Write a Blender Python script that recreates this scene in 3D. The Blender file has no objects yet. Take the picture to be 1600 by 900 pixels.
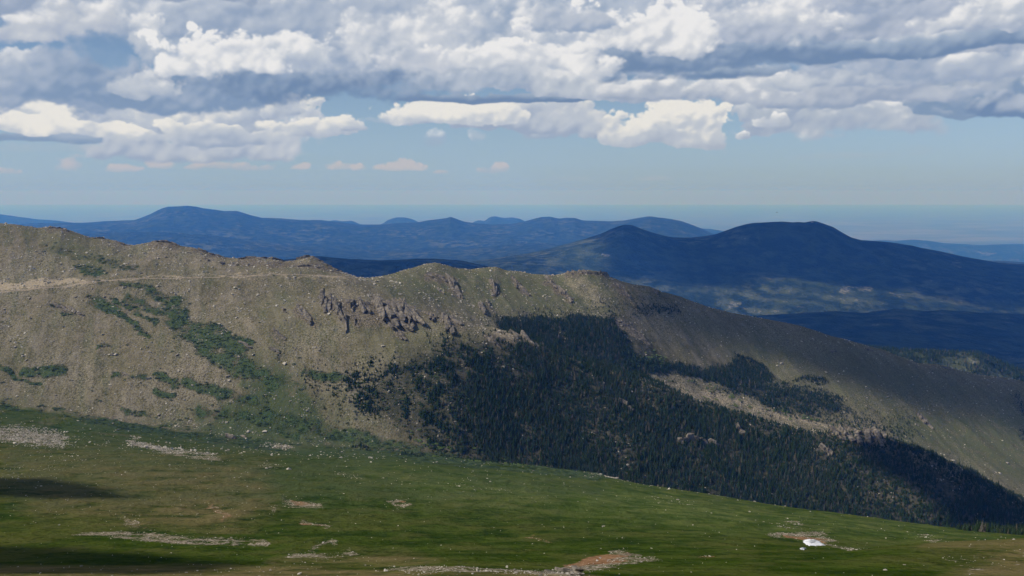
import bpy, math, random, time
import numpy as np
from mathutils import Vector
T0 = time.time()
S = bpy.context.scene
COL = S.collection
rad = math.radians

# ------------------------------------------------------------------ camera
# metres; the camera stands at the origin, 1.7 m above the tundra, looking north-east (+Y)
F = 1386.0
PITCH = rad(6.18)
CP, SP = math.cos(PITCH), math.sin(PITCH)
cam_data = bpy.data.cameras.new('camera')
cam_data.sensor_width = 36.0
cam_data.lens = F / 1600.0 * 36.0
cam_data.clip_start = 0.1
cam_data.clip_end = 500000.0
cam = bpy.data.objects.new('camera', cam_data)
COL.objects.link(cam)
cam.location = (0, 0, 0)
cam.rotation_euler = (math.pi / 2 - PITCH, 0, 0)
S.camera = cam


def at(px, py, Y):
    """the point seen at photo pixel (px, py), Y metres ahead"""
    a, b = (px - 800.0) / F, (450.0 - py) / F
    dy = CP + b * SP
    return np.array([a / dy * Y, Y, (-SP + b * CP) / dy * Y])


def project(x, y, z):
    d = CP * y - SP * z
    up = SP * y + CP * z
    return 800 + F * x / d, 450 - F * up / d


def azel(px, py):
    a, b = (px - 800.0) / F, (450.0 - py) / F
    dy = CP + b * SP
    dz = -SP + b * CP
    return math.degrees(math.atan2(a, dy)), math.degrees(math.atan2(dz, math.hypot(a, dy)))


# ------------------------------------------------------------------ exposure, sun
S.view_settings.view_transform = 'Standard'
S.view_settings.look = 'None'
S.view_settings.exposure = 0.0
S.view_settings.gamma = 1.0
S.view_settings.use_curve_mapping = False
S.cycles.use_denoising = True
S.cycles.max_bounces = 8
S.cycles.diffuse_bounces = 2
S.cycles.volume_bounces = 5
S.cycles.transparent_max_bounces = 8

SUN_EL = rad(45)
SUN_AZ = rad(-105)          # measured from +Y towards +X: the sun stands to the left
SUN_DIR = Vector((math.sin(SUN_AZ) * math.cos(SUN_EL), math.cos(SUN_AZ) * math.cos(SUN_EL), math.sin(SUN_EL)))
sun_data = bpy.data.lights.new('sun', 'SUN')
sun_data.energy = 3.8
sun_data.angle = rad(0.5)
sun_data.color = (1.0, 0.955, 0.90)
sun = bpy.data.objects.new('sun', sun_data)
COL.objects.link(sun)
sun.rotation_euler = SUN_DIR.to_track_quat('Z', 'Y').to_euler()
sun.location = (0, 0, 500)


# ------------------------------------------------------------------ node helpers
class N:
    """a value in a node tree that can be added, multiplied ..."""
    def __init__(s, g, sock): s.g, s.s = g, sock
    def _m(s, op, *o): return s.g.math(op, s, *o)
    def __add__(s, o): return s._m('ADD', o)
    def __radd__(s, o): return s._m('ADD', o)
    def __sub__(s, o): return s._m('SUBTRACT', o)
    def __rsub__(s, o): return s.g.math('SUBTRACT', o, s)
    def __mul__(s, o): return s._m('MULTIPLY', o)
    def __rmul__(s, o): return s._m('MULTIPLY', o)
    def __truediv__(s, o): return s._m('DIVIDE', o)


class G:
    def __init__(s, tree):
        s.t = tree
        tree.nodes.clear()
    def node(s, kind, **kw):
        n = s.t.nodes.new(kind)
        for k, v in kw.items(): setattr(n, k, v)
        return n
    def put(s, sock, v):
        if isinstance(v, N): s.t.links.new(v.s, sock)
        elif isinstance(v, (tuple, list)):
            sock.default_value = tuple(v) + ((1.0,) if len(sock.default_value) == 4 and len(v) == 3 else ())
        else: sock.default_value = v
    def math(s, op, *a):
        n = s.node('ShaderNodeMath', operation=op)
        for i, v in enumerate(a): s.put(n.inputs[i], v)
        return N(s, n.outputs[0])
    def clamp(s, v, lo=0.0, hi=1.0):
        n = s.node('ShaderNodeClamp')
        s.put(n.inputs[0], v); n.inputs[1].default_value = lo; n.inputs[2].default_value = hi
        return N(s, n.outputs[0])
    def smooth(s, v, a, b, lo=0.0, hi=1.0):
        n = s.node('ShaderNodeMapRange', interpolation_type='SMOOTHSTEP')
        s.put(n.inputs[0], v)
        for i, q in enumerate((a, b, lo, hi)): s.put(n.inputs[i + 1], q)
        return N(s, n.outputs[0])
    def lin(s, v, a, b, lo=0.0, hi=1.0):
        n = s.node('ShaderNodeMapRange')
        s.put(n.inputs[0], v)
        for i, q in enumerate((a, b, lo, hi)): s.put(n.inputs[i + 1], q)
        return N(s, n.outputs[0])
    def mix(s, f, a, b, mode='MIX'):
        n = s.node('ShaderNodeMix', data_type='RGBA', blend_type=mode)
        s.put(n.inputs[0], f); s.put(n.inputs[6], a); s.put(n.inputs[7], b)
        return N(s, n.outputs[2])
    def xyz(s, x, y, z=0.0):
        n = s.node('ShaderNodeCombineXYZ')
        for i, v in enumerate((x, y, z)): s.put(n.inputs[i], v)
        return N(s, n.outputs[0])
    def sep(s, v):
        n = s.node('ShaderNodeSeparateXYZ'); s.put(n.inputs[0], v)
        return [N(s, o) for o in n.outputs]
    def vmath(s, op, a, b):
        n = s.node('ShaderNodeVectorMath', operation=op)
        s.put(n.inputs[0], a); s.put(n.inputs[1], b)
        return N(s, n.outputs[0])
    def scale(s, a, k):
        n = s.node('ShaderNodeVectorMath', operation='SCALE')
        s.put(n.inputs[0], a); s.put(n.inputs['Scale'], k)
        return N(s, n.outputs[0])
    def noise(s, vec, scale, detail=4, rough=0.55, dist=0.0, color=False, dims='3D'):
        n = s.node('ShaderNodeTexNoise', noise_dimensions=dims)
        s.put(n.inputs['Vector'], vec)
        n.inputs['Scale'].default_value = scale; n.inputs['Detail'].default_value = detail
        n.inputs['Roughness'].default_value = rough; n.inputs['Distortion'].default_value = dist
        return N(s, n.outputs[1 if color else 0])
    def voronoi(s, vec, scale, detail=0, feature='F1', rough=0.5, out=0, smooth=None):
        n = s.node('ShaderNodeTexVoronoi', feature=feature)
        s.put(n.inputs['Vector'], vec)
        n.inputs['Scale'].default_value = scale; n.inputs['Detail'].default_value = detail
        n.inputs['Roughness'].default_value = rough
        if smooth is not None: n.inputs['Smoothness'].default_value = smooth
        return N(s, n.outputs[out])


def srgb(r, g, b):
    f = lambda c: (c / 255 / 12.92) if c / 255 <= 0.04045 else ((c / 255 + 0.055) / 1.055) ** 2.4
    return (f(r), f(g), f(b))


# ------------------------------------------------------------------ sky with clouds
world = bpy.data.worlds.new('World')
S.world = world
world.use_nodes = True
g = G(world.node_tree)
sky = g.node('ShaderNodeTexSky', sky_type='NISHITA', sun_disc=False)
sky.sun_elevation = SUN_EL
sky.sun_rotation = SUN_AZ
sky.altitude = 2500
sky.air_density = 1.0
sky.dust_density = 1.6
sky.ozone_density = 1.0
tc = g.node('ShaderNodeTexCoord')
D = N(g, tc.outputs['Generated'])
dx, dy, dz = g.sep(D)
# The clouds are computed here as fields over azimuth and elevation: every cloud is a heap of
# billows whose thickness gives its outline and whose relief is lit from the sun's side.
rngc = np.random.RandomState(11)


def bmat(n, cells, phase=0.0):
    """cubic b-spline interpolation matrix: n samples over `cells` cells"""
    t = np.linspace(0, cells - 1e-6, n) + phase % 1
    i = np.floor(t).astype(int); f = t - i
    w = [(1 - f) ** 3 / 6, (3 * f ** 3 - 6 * f ** 2 + 4) / 6, (-3 * f ** 3 + 3 * f ** 2 + 3 * f + 1) / 6, f ** 3 / 6]
    m = np.zeros((n, int(cells) + 6), np.float32)
    for k in range(4): m[np.arange(n), i + k] += w[k]
    return m


def octave(H, W, ch, cw, seed):
    r = np.random.RandomState(seed)
    a, b = bmat(H, ch), bmat(W, cw)
    return (a @ r.randn(a.shape[1], b.shape[1]).astype(np.float32) @ b.T) * 1.9


def fbm2(H, W, cell, asp, seed, octs, rough=0.55, billow=False):
    out = np.zeros((H, W), np.float32); amp = 1.0; tot = 0
    for o in range(octs):
        n = octave(H, W, max(1, H / cell), max(1, W / (cell * asp)), seed * 100 + o)
        if billow: n = 1.2 - 1.5 * np.abs(n)
        if billow: n = -n
        out += n * amp; tot += amp; amp *= rough; cell /= 2.03
        if cell < 1.6: break
    return out / tot


def sample(a, y, x):
    H, W = a.shape
    x = np.clip(x, 0, W - 1.01); y = np.clip(y, 0, H - 1.01)
    i = y.astype(np.int32); j = x.astype(np.int32); fy = y - i; fx = x - j
    return (a[i, j] * (1 - fx) + a[i, j + 1] * fx) * (1 - fy) + (a[i + 1, j] * (1 - fx) + a[i + 1, j + 1] * fx) * fy


def smo(v, a, b):
    t = np.clip((v - a) / (b - a), 0, 1)
    return t * t * (3 - 2 * t)


def blur(a, k):
    for ax in (0, 1):
        c = np.cumsum(np.concatenate([np.repeat(a.take([0], ax), k + 1, ax), a, np.repeat(a.take([-1], ax), k, ax)], ax), ax, dtype=np.float64)
        n = a.shape[ax]
        a = ((c.take(range(2 * k + 1, 2 * k + 1 + n), ax) - c.take(range(0, n), ax)) / (2 * k + 1)).astype(np.float32)
    return a


# patch of sky in front of the camera, 0.036 degrees a texel (rows from the top down)
TEX = 0.041
AZ0, AZ1, EL0, EL1 = -42.0, 42.0, -2.0, 24.0
PW, PH = int((AZ1 - AZ0) / TEX), int((EL1 - EL0) / TEX)
b_small = fbm2(PH, PW, 24, 1.25, 1, 4, 0.62, True)
b_big = fbm2(PH, PW, 90, 1.5, 2, 6, 0.55, True)
f_soft = fbm2(PH, PW, 130, 2.0, 3, 7, 0.55)
f_wisp = fbm2(PH, PW, 26, 1.6, 4, 5, 0.62)
w_x = fbm2(PH, PW, 60, 1.3, 5, 6, 0.6); w_y = fbm2(PH, PW, 60, 1.6, 6, 6, 0.6)
RGBA = np.zeros((PH, PW, 4), np.float32)
WHITE = (0.82, 0.82, 0.83)
MID = (0.44, 0.50, 0.60)
DARK = (0.165, 0.25, 0.40)


def cloud(px, py, a, up, dn, big=0.5, small=0.25, soft=0.22, white=WHITE, mid=MID, dark=DARK, lit=0.0, opac=1.0, relief=1.0,
          ramp=0.30, flat=2.0, seed=None):
    """a cloud by centre, half width, height above and below in photo pixels; lit shifts it from shaded (-) to sunlit (+)"""
    seed = int(px * 3 + py * 7) if seed is None else seed
    r = np.random.RandomState(seed % 99991)
    caz, cel = azel(px, py)
    d = 180 / math.pi / F / TEX
    cx, cy = (caz - AZ0) / TEX, (EL1 - cel) / TEX
    ax, au, ad = a * d, up * d, dn * d
    x0, x1 = int(max(0, cx - ax * 1.5 - 12)), int(min(PW, cx + ax * 1.5 + 12))
    y0, y1 = int(max(0, cy - au * 2.0 - 14)), int(min(PH, cy + ad * 1.8 + 14))
    if x1 <= x0 + 4 or y1 <= y0 + 4: return
    yy, xx = np.mgrid[y0:y1, x0:x1].astype(np.float32)
    oy, ox = r.randint(0, max(1, PH - (y1 - y0))), r.randint(0, max(1, PW - (x1 - x0)))      # every cloud takes its own cut of the fields
    ysl, xsl = np.arange(y1 - y0) + oy, np.arange(x1 - x0) + ox
    if r.rand() < 0.5: xsl = xsl[::-1]
    pick = lambda A: A[np.ix_(ysl, xsl)]
    wk = min(26.0, 0.42 * (au + ad))
    X_, Y_ = xx + pick(w_x) * wk * 1.9, yy + pick(w_y) * wk * (0.75 if flat < 3 else 0.4)
    qx = np.abs(X_ - cx) / ax
    ry = (cy - Y_)
    qy = np.where(ry > 0, ry / au, -ry / ad)
    q = 1 - qx ** 2.6 - np.where(ry > 0, np.abs(qy) ** 2, np.abs(qy) ** (2 * flat))
    B, Sm = pick(b_big), pick(b_small)
    edge_w = 0.55 + 0.45 * np.clip(ry / au, -1, 1)          # billows grow on top, bases stay flat
    h = q * 0.9 + (B * big * 2.0 + Sm * small * 2.3) * edge_w + pick(f_wisp) * 0.20
    wis = smo(pick(f_soft), -0.3, 0.8)
    alpha = smo(h, 0.0, soft + 0.35 * wis * (1.2 - edge_w)) * opac
    size = min(au + ad, 60.0)
    Hf = (np.sqrt(np.clip(q, 0, 1)) * 0.55 + B * big * 1.4 + Sm * small * 1.5 + pick(f_wisp) * 0.06) * size
    Hf = blur(Hf.astype(np.float32), 2) * 0.75 + Hf * 0.25
    gy, gx = np.gradient(Hf)
    gy, gx = gy * relief * 0.75, gx * relief * 0.75
    # light comes from the upper left, a little from behind the camera
    nz = 1 / np.sqrt(1 + gx * gx + gy * gy)
    lam = (0.50 * gx + 0.62 * gy + 0.55) * nz
    big_sh = blur(lam.astype(np.float32), 5)
    tex = np.clip(0.5 + lit * 1.6, 0.22, 1.0)
    v = 0.07 * (lam - 0.45) + 0.42 * (big_sh - 0.45) + 0.24 * Sm * tex + 0.26 * B * (0.5 + 0.5 * tex) + 0.10 * tex + 0.06 + 0.07 * pick(f_wisp) + 0.10 * pick(f_soft) + ramp * np.clip(ry / np.where(ry > 0, au, ad), -1.2, 1.2) + lit + pick(f_soft) * 0.12
    v += (1 - smo(h, 0.0, 0.55)) * 0.10 * (lit > -0.3)
    t1, t2 = smo(v, -0.62, 0.12)[..., None], smo(v, 0.02, 0.62)[..., None]
    c = np.array(dark) * (1 - t1) + np.array(mid) * t1
    c = c * (1 - t2) + np.array(white) * t2
    al = alpha[..., None]
    dst = RGBA[y0:y1, x0:x1]
    dst[..., :3] = dst[..., :3] * (1 - al) + c * al
    dst[..., 3:] = dst[..., 3:] * (1 - al) + al


def erase(px, py, a, b):
    """a gap in the cloud where the blue shows"""
    caz, cel = azel(px, py); d = 180 / math.pi / F / TEX
    cx, cy, a, b = (caz - AZ0) / TEX, (EL1 - cel) / TEX, a * d, b * d
    y0, y1, x0, x1 = int(cy - b * 2), int(cy + b * 2), int(cx - a * 2), int(cx + a * 2)
    yy, xx = np.mgrid[y0:y1, x0:x1].astype(np.float32)
    q = 1 - ((xx + w_x[y0:y1, x0:x1] * 14 - cx) / a) ** 2 - ((yy + w_y[y0:y1, x0:x1] * 8 - cy) / b) ** 2
    RGBA[y0:y1, x0:x1] *= (1 - 0.9 * smo(q + b_small[y0:y1, x0:x1] * 0.3, 0, 0.7))[..., None]




PINK, PMID, PDK = (0.56, 0.53, 0.55), (0.44, 0.48, 0.55), (0.36, 0.42, 0.50)
for c in ((92, 254, 32, 22, 14), (190, 262, 26, 7, 5), (255, 258, 26, 10, 6), (306, 260, 20, 7, 5), (372, 261, 62, 8, 5),
          (470, 261, 20, 6, 5), (535, 260, 30, 9, 5), (564, 258, 16, 8, 5), (620, 261, 38, 9, 5), (688, 266, 16, 4, 3), (764, 265, 27, 10, 5),
          (10, 264, 18, 5, 4)):
    cloud(*c, big=0.4, small=0.5, soft=0.5, white=PINK, mid=PMID, dark=PDK, opac=0.75, lit=0.3)
for c in ((1330, 241, 120, 6, 5), (1450, 227, 60, 6, 4), (100, 228, 150, 9, 8), (880, 277, 50, 4, 3), (1020, 277, 40, 4, 3)):
    cloud(*c, big=0.3, small=0.2, soft=1.4, white=(0.47, 0.5, 0.58), mid=PMID, dark=PDK, opac=0.4)
SB = (0.33, 0.40, 0.53)
CREAM = (0.80, 0.79, 0.76)
M2 = (0.50, 0.55, 0.63)
# middle row
cloud(60, 209, 140, 10, 9, dark=(0.24, 0.33, 0.47), mid=(0.36, 0.44, 0.56), lit=-0.25, soft=0.4)
cloud(290, 210, 190, 28, 27, dark=SB, mid=M2, lit=-0.16, big=0.35)
cloud(110, 186, 210, 30, 26, white=CREAM, mid=M2, dark=SB, lit=0.26, big=0.3)
cloud(58, 154, 20, 14, 14, white=CREAM, mid=M2, dark=SB, lit=0.4, big=0.5, small=0.5)
cloud(330, 184, 170, 38, 26, white=CREAM, mid=M2, dark=SB, lit=0.22, big=0.35)
cloud(432, 165, 24, 20, 24, white=CREAM, mid=M2, dark=SB, lit=0.30, small=0.4)
cloud(350, 210, 90, 14, 24, white=CREAM, mid=M2, dark=SB, lit=0.06)
cloud(490, 190, 80, 16, 15, white=CREAM, mid=M2, dark=SB, lit=0.20)
cloud(550, 198, 32, 8, 7, white=CREAM, mid=M2, dark=SB, lit=0.05, soft=0.5)
cloud(625, 186, 60, 8, 6, mid=M2, dark=SB, soft=0.8, opac=0.7)
cloud(680, 210, 18, 14, 13, mid=(0.36, 0.45, 0.58), dark=SB, soft=0.8, opac=0.7, lit=-0.3)
cloud(752, 206, 9, 14, 18, mid=M2, dark=SB, soft=0.9, opac=0.6, lit=0.1)
cloud(838, 206, 34, 14, 14, mid=M2, dark=SB, soft=0.7, opac=0.8, lit=0.0)
cloud(800, 180, 200, 30, 24, mid=M2, dark=SB, lit=0.02, big=0.22, white=CREAM)
cloud(720, 172, 100, 16, 15, mid=M2, dark=SB, lit=0.10, white=CREAM)
cloud(1320, 164, 150, 46, 42, mid=(0.43, 0.49, 0.58), dark=SB, lit=-0.05, big=0.3)
cloud(1330, 150, 125, 22, 22, mid=M2, dark=SB, lit=0.20, big=0.35)
cloud(1210, 168, 70, 34, 30, mid=(0.43, 0.49, 0.58), dark=SB, lit=-0.12)
cloud(1062, 190, 104, 34, 33, white=CREAM, mid=M2, dark=(0.38, 0.44, 0.55), lit=0.04, big=0.22)
cloud(1058, 168, 56, 28, 28, white=CREAM, mid=M2, dark=(0.38, 0.44, 0.55), lit=0.20, big=0.3)
cloud(1012, 184, 40, 18, 20, white=CREAM, mid=M2, dark=(0.38, 0.44, 0.55), lit=0.20)
cloud(1148, 210, 18, 9, 8, mid=M2, dark=SB, lit=0.30, small=0.4)
cloud(1200, 191, 26, 11, 12, mid=M2, dark=SB, lit=0.12, small=0.4)
cloud(1545, 118, 125, 46, 46, mid=(0.40, 0.46, 0.56), dark=(0.22, 0.31, 0.45), lit=-0.12, big=0.3)
cloud(1500, 162, 70, 18, 16, mid=(0.36, 0.43, 0.55), dark=(0.22, 0.31, 0.45), lit=-0.25)
cloud(1640, 160, 130, 22, 16, lit=-0.6, big=0.2)
# second tier: long streets with flat dark bases
cloud(800, 151, 190, 8, 7, big=0.15, lit=-0.35, soft=0.5, mid=(0.33, 0.41, 0.53))
cloud(850, 126, 250, 30, 22, big=0.2, mid=M2, dark=SB, lit=0.10, soft=0.3)
cloud(1230, 130, 290, 30, 26, big=0.2, mid=(0.46, 0.51, 0.60), dark=(0.30, 0.37, 0.5), lit=0.05, soft=0.4)
cloud(1150, 111, 200, 14, 14, big=0.15, lit=-0.42, soft=0.6, mid=(0.33, 0.41, 0.53))
cloud(1420, 100, 260, 24, 24, big=0.25, mid=M2, dark=SB, lit=0.12, soft=0.4)
# top tier
cloud(800, -20, 1300, 90, 118, big=0.15, mid=(0.47, 0.53, 0.63), dark=(0.32, 0.40, 0.53), lit=0.0, soft=0.6)
cloud(620, 96, 260, 34, 36, big=0.2, mid=(0.45, 0.51, 0.61), dark=(0.30, 0.38, 0.51), lit=0.0, soft=0.6)
cloud(1080, 80, 240, 40, 34, big=0.2, mid=(0.42, 0.48, 0.59), dark=(0.28, 0.36, 0.50), lit=-0.1, soft=0.6)
cloud(1480, 70, 260, 40, 34, big=0.2, mid=(0.42, 0.48, 0.59), dark=(0.28, 0.36, 0.50), lit=-0.1, soft=0.6)
cloud(350, -10, 420, 60, 70, big=0.3, mid=(0.45, 0.51, 0.61), dark=(0.29, 0.37, 0.51), lit=0.0, soft=0.5)
cloud(20, 26, 170, 50, 36, big=0.35, mid=(0.52, 0.56, 0.63), dark=(0.38, 0.44, 0.56), lit=0.05, soft=0.6)
cloud(40, 126, 190, 38, 42, big=0.3, mid=(0.44, 0.50, 0.60), dark=(0.28, 0.36, 0.50), lit=-0.14, soft=0.4)
cloud(250, 122, 220, 28, 40, big=0.25, mid=(0.38, 0.45, 0.57), dark=(0.22, 0.31, 0.46), lit=-0.30, soft=0.5)
cloud(200, 116, 60, 30, 26, big=0.35, mid=(0.50, 0.55, 0.63), dark=(0.36, 0.43, 0.55), lit=0.08, soft=0.4)
cloud(235, 62, 40, 66, 50, big=0.3, mid=(0.50, 0.55, 0.63), dark=(0.34, 0.42, 0.55), lit=0.08, soft=0.6)
erase(152, 74, 52, 24)
erase(4, 34, 16, 12)
cloud(480, 120, 230, 30, 32, big=0.2, lit=-0.50, mid=(0.32, 0.40, 0.53), soft=0.5)
cloud(560, 40, 200, 90, 66, big=0.3, mid=(0.44, 0.50, 0.60), dark=(0.30, 0.38, 0.52), lit=-0.06, soft=0.8)
cloud(445, 84, 95, 32, 30, big=0.3, mid=(0.52, 0.57, 0.65), dark=(0.36, 0.43, 0.56), lit=0.06, soft=0.6)
cloud(350, 84, 92, 38, 34, big=0.30, small=0.35, mid=(0.56, 0.60, 0.67), dark=(0.40, 0.46, 0.58), lit=0.24, soft=0.25)
cloud(760, 62, 240, 90, 46, big=0.3, mid=(0.56, 0.60, 0.67), dark=(0.38, 0.45, 0.56), lit=0.12, soft=0.8)
cloud(700, 92, 130, 24, 22, big=0.3, mid=(0.54, 0.58, 0.66), dark=(0.38, 0.45, 0.56), lit=0.10, soft=0.6)
cloud(1330, 36, 380, 90, 45, big=0.3, mid=(0.46, 0.51, 0.61), dark=(0.29, 0.36, 0.49), lit=-0.02, soft=0.6)
cloud(1120, 80, 280, 16, 24, big=0.15, lit=-0.40, mid=(0.31, 0.39, 0.52), soft=0.5)
cloud(1430, 62, 270, 16, 18, big=0.15, lit=-0.30, mid=(0.34, 0.42, 0.54), soft=0.5)
cloud(1560, 92, 110, 16, 18, big=0.2, lit=-0.05, mid=(0.44, 0.50, 0.60), dark=SB, soft=0.6)
cloud(820, 88, 170, 22, 22, big=0.3, mid=(0.56, 0.60, 0.67), dark=SB, lit=0.20, soft=0.4)
cloud(990, 56, 140, 42, 28, big=0.32, small=0.35, mid=(0.54, 0.58, 0.65), dark=(0.38, 0.44, 0.56), lit=0.14, soft=0.3)
cloud(822, 40, 34, 12, 12, big=0.3, mid=(0.6, 0.63, 0.7), dark=(0.45, 0.5, 0.6), lit=0.45, soft=0.3)
cloud(900, 20, 90, 30, 24, big=0.4, mid=(0.48, 0.53, 0.62), dark=(0.30, 0.38, 0.52), lit=0.0, soft=0.5)
cloud(1190, 20, 130, 40, 26, big=0.35, mid=(0.55, 0.59, 0.66), dark=SB, lit=0.12, soft=0.5)
cloud(1540, 6, 120, 36, 24, big=0.35, mid=(0.55, 0.59, 0.66), dark=SB, lit=0.26, soft=0.4)
cloud(1370, 18, 110, 36, 26, big=0.35, mid=(0.46, 0.51, 0.61), dark=SB, lit=0.02, soft=0.5)
# and on above and beside the frame
for i in range(46):
    ex, ey = rngc.uniform(-560, 2160), rngc.uniform(-420, -50)
    cloud(ex, ey, rngc.uniform(120, 330), rngc.uniform(30, 80), rngc.uniform(30, 60), big=0.35, lit=rngc.uniform(-0.3, 0.3),
          mid=(0.48, 0.53, 0.62), dark=(0.30, 0.37, 0.50), soft=0.4, seed=i * 31 + 5)
for i in range(16):
    ex = rngc.uniform(-900, -230) if i % 2 else rngc.uniform(1830, 2500)
    cloud(ex, rngc.uniform(-40, 190), rngc.uniform(90, 240), rngc.uniform(20, 40), rngc.uniform(18, 30), big=0.35, lit=rngc.uniform(-0.1, 0.3),
          mid=M2, dark=SB, seed=i * 17 + 3)
# the whole sky at low resolution (equirectangular), so that it goes on round the viewer
EW, EH = 1024, 512
ely = (0.5 - (np.arange(EH) + 0.5) / EH) * 180
azx = ((np.arange(EW) + 0.5) / EW - 0.5) * 360
AZg, ELg = np.meshgrid(azx, ely)
ce_, se_ = np.cos(np.radians(ELg)), np.sin(np.radians(ELg))
den_ = np.maximum(se_, 0.0) + 0.10
gx_, gy_ = np.sin(np.radians(AZg)) * ce_ / den_, np.cos(np.radians(AZg)) * ce_ / den_
f_deck = fbm2(700, 700, 70, 1.0, 21, 7, 0.55)
lk = lambda ox, oy: sample(f_deck, gy_ * 33 + 350 + oy, gx_ * 33 + 350 + ox)
d0, d1 = lk(0, 0), lk(-4, 0)
dv = smo((d0 - d1) * -1.5 + 0.25, -0.6, 0.6)[..., None]
DECK = np.zeros((EH, EW, 4), np.float32)
DECK[..., :3] = np.array((0.34, 0.40, 0.50)) * (1 - dv) + np.array((0.72, 0.73, 0.74)) * dv
DECK[..., 3] = smo(d0, -0.25, 0.25) * smo(ELg, 3, 12)
DECK[..., :3] *= DECK[..., 3:]


def make_image(name, arr):
    im = bpy.data.images.new(name, arr.shape[1], arr.shape[0], alpha=True, float_buffer=True)
    im.colorspace_settings.name = 'Linear Rec.709'
    im.alpha_mode = 'CHANNEL_PACKED'
    im.pixels.foreach_set(np.ascontiguousarray(arr[::-1], dtype=np.float32).ravel())
    im.update(); im.pack()
    return im


world = bpy.data.worlds.new('World')
S.world = world
world.use_nodes = True
g = G(world.node_tree)
sky = g.node('ShaderNodeTexSky', sky_type='NISHITA', sun_disc=False)
sky.sun_elevation = SUN_EL
sky.sun_rotation = SUN_AZ
sky.altitude = 3000
sky.air_density = 1.0
sky.dust_density = 0.6
sky.ozone_density = 2.0
SKY_K = 0.085
VEIL = (0.300, 0.425, 0.565)
tc = g.node('ShaderNodeTexCoord')
dx, dy, dz = g.sep(N(g, tc.outputs['Generated']))
AZn = g.math('ARCTAN2', dx, dy) * (180 / math.pi)
ELn = g.math('ARCSINE', g.clamp(dz, -1, 1)) * (180 / math.pi)
ti = g.node('ShaderNodeTexImage', image=make_image('near_clouds', RGBA), interpolation='Cubic', extension='EXTEND')
g.put(ti.inputs[0], g.xyz((AZn - AZ0) * (1 / (AZ1 - AZ0)), (ELn - EL0) * (1 / (EL1 - EL0))))
te = g.node('ShaderNodeTexImage', image=make_image('cloud_deck', DECK), interpolation='Linear', extension='EXTEND')
g.put(te.inputs[0], g.xyz(AZn * (1 / 360) + 0.5, ELn * (1 / 180) + 0.5))
inside = g.smooth(g.math('ABSOLUTE', AZn), 41.0, 36.0) * g.smooth(ELn, 22.5, 17.5)
cc = g.mix(inside, N(g, te.outputs[0]), N(g, ti.outputs[0]))
ca = N(g, te.outputs[1]) * (1.0 - inside) + N(g, ti.outputs[1]) * inside
zc = g.math('MAXIMUM', dz, 0.012)                     # below the level line the air goes on as at the horizon
g.put(sky.inputs[0], g.xyz(dx, dy, zc))
veil = g.smooth(ELn, 10.0, -1.5, 0.0, 0.94)
skyc = g.mix(veil, g.scale(N(g, sky.outputs[0]), SKY_K), VEIL)
ns_ = g.node('ShaderNodeMix', data_type='RGBA', blend_type='ADD')
ns_.inputs[0].default_value = 1.0
g.put(ns_.inputs[6], g.scale(skyc, 1.0 - ca)); g.put(ns_.inputs[7], cc)
bg = g.node('ShaderNodeBackground')
# strength stays at SKY_K: the clouds are divided by it first
g.put(bg.inputs[0], g.scale(N(g, ns_.outputs[2]), 1 / SKY_K))
bg.inputs[1].default_value = SKY_K
wo = g.node('ShaderNodeOutputWorld')
g.t.links.new(bg.outputs[0], wo.inputs[0])
world.cycles.sampling_method = 'MANUAL'
world.cycles.sample_map_resolution = 512
# ------------------------------------------------------------------ noise over points of the land
def perlin(x, y, seed=0):
    r = np.random.RandomState(seed)
    perm = r.permutation(4096); ang = r.rand(4096) * 2 * np.pi
    gx, gy = np.cos(ang).astype(np.float32), np.sin(ang).astype(np.float32)
    xi, yi = np.floor(x).astype(np.int64), np.floor(y).astype(np.int64)
    fx, fy = (x - xi).astype(np.float32), (y - yi).astype(np.float32)
    u, v = fx * fx * fx * (fx * (fx * 6 - 15) + 10), fy * fy * fy * (fy * (fy * 6 - 15) + 10)
    def gr(i, j):
        h = perm[(perm[(xi + i) & 4095] + yi + j) & 4095]
        return gx[h] * (fx - i) + gy[h] * (fy - j)
    a, b, c, d = gr(0, 0), gr(1, 0), gr(0, 1), gr(1, 1)
    return ((a * (1 - u) + b * u) * (1 - v) + (c * (1 - u) + d * u) * v) * 1.5


def fbm(x, y, wl, octs, seed=0, rough=0.5, ridged=False):
    out = 0; amp = 1.0; tot = 0
    for o in range(octs):
        n = perlin(x / wl, y / wl, seed * 17 + o)
        if ridged: n = 1 - 2 * np.abs(n)
        out = out + n * amp; tot += amp; amp *= rough; wl /= 2.0
    return out / tot


def curve(pts, ucols, smooth_cols=0):
    """pts: (px, py, Y) -> (z/Y, Y) over the columns"""
    pts = sorted(pts)
    P3 = np.array([at(*p) for p in pts])
    u = P3[:, 0] / P3[:, 1]; e = P3[:, 2] / P3[:, 1]; Y = P3[:, 1]
    ee, YY = np.interp(ucols, u, e), np.interp(ucols, u, Y)
    return ee, YY


def gsm(a, ucols, w):
    """smooth a curve over the azimuths with a window of w (in u)"""
    uu = np.linspace(ucols[0], ucols[-1], 3000)
    v = np.interp(uu, ucols, a)
    k = max(1, int(w / (uu[1] - uu[0])))
    ker = np.hanning(2 * k + 3); ker /= ker.sum()
    v = np.convolve(np.pad(v, k + 1, mode='edge'), ker, 'valid')
    return np.interp(ucols, uu, v)


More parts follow.
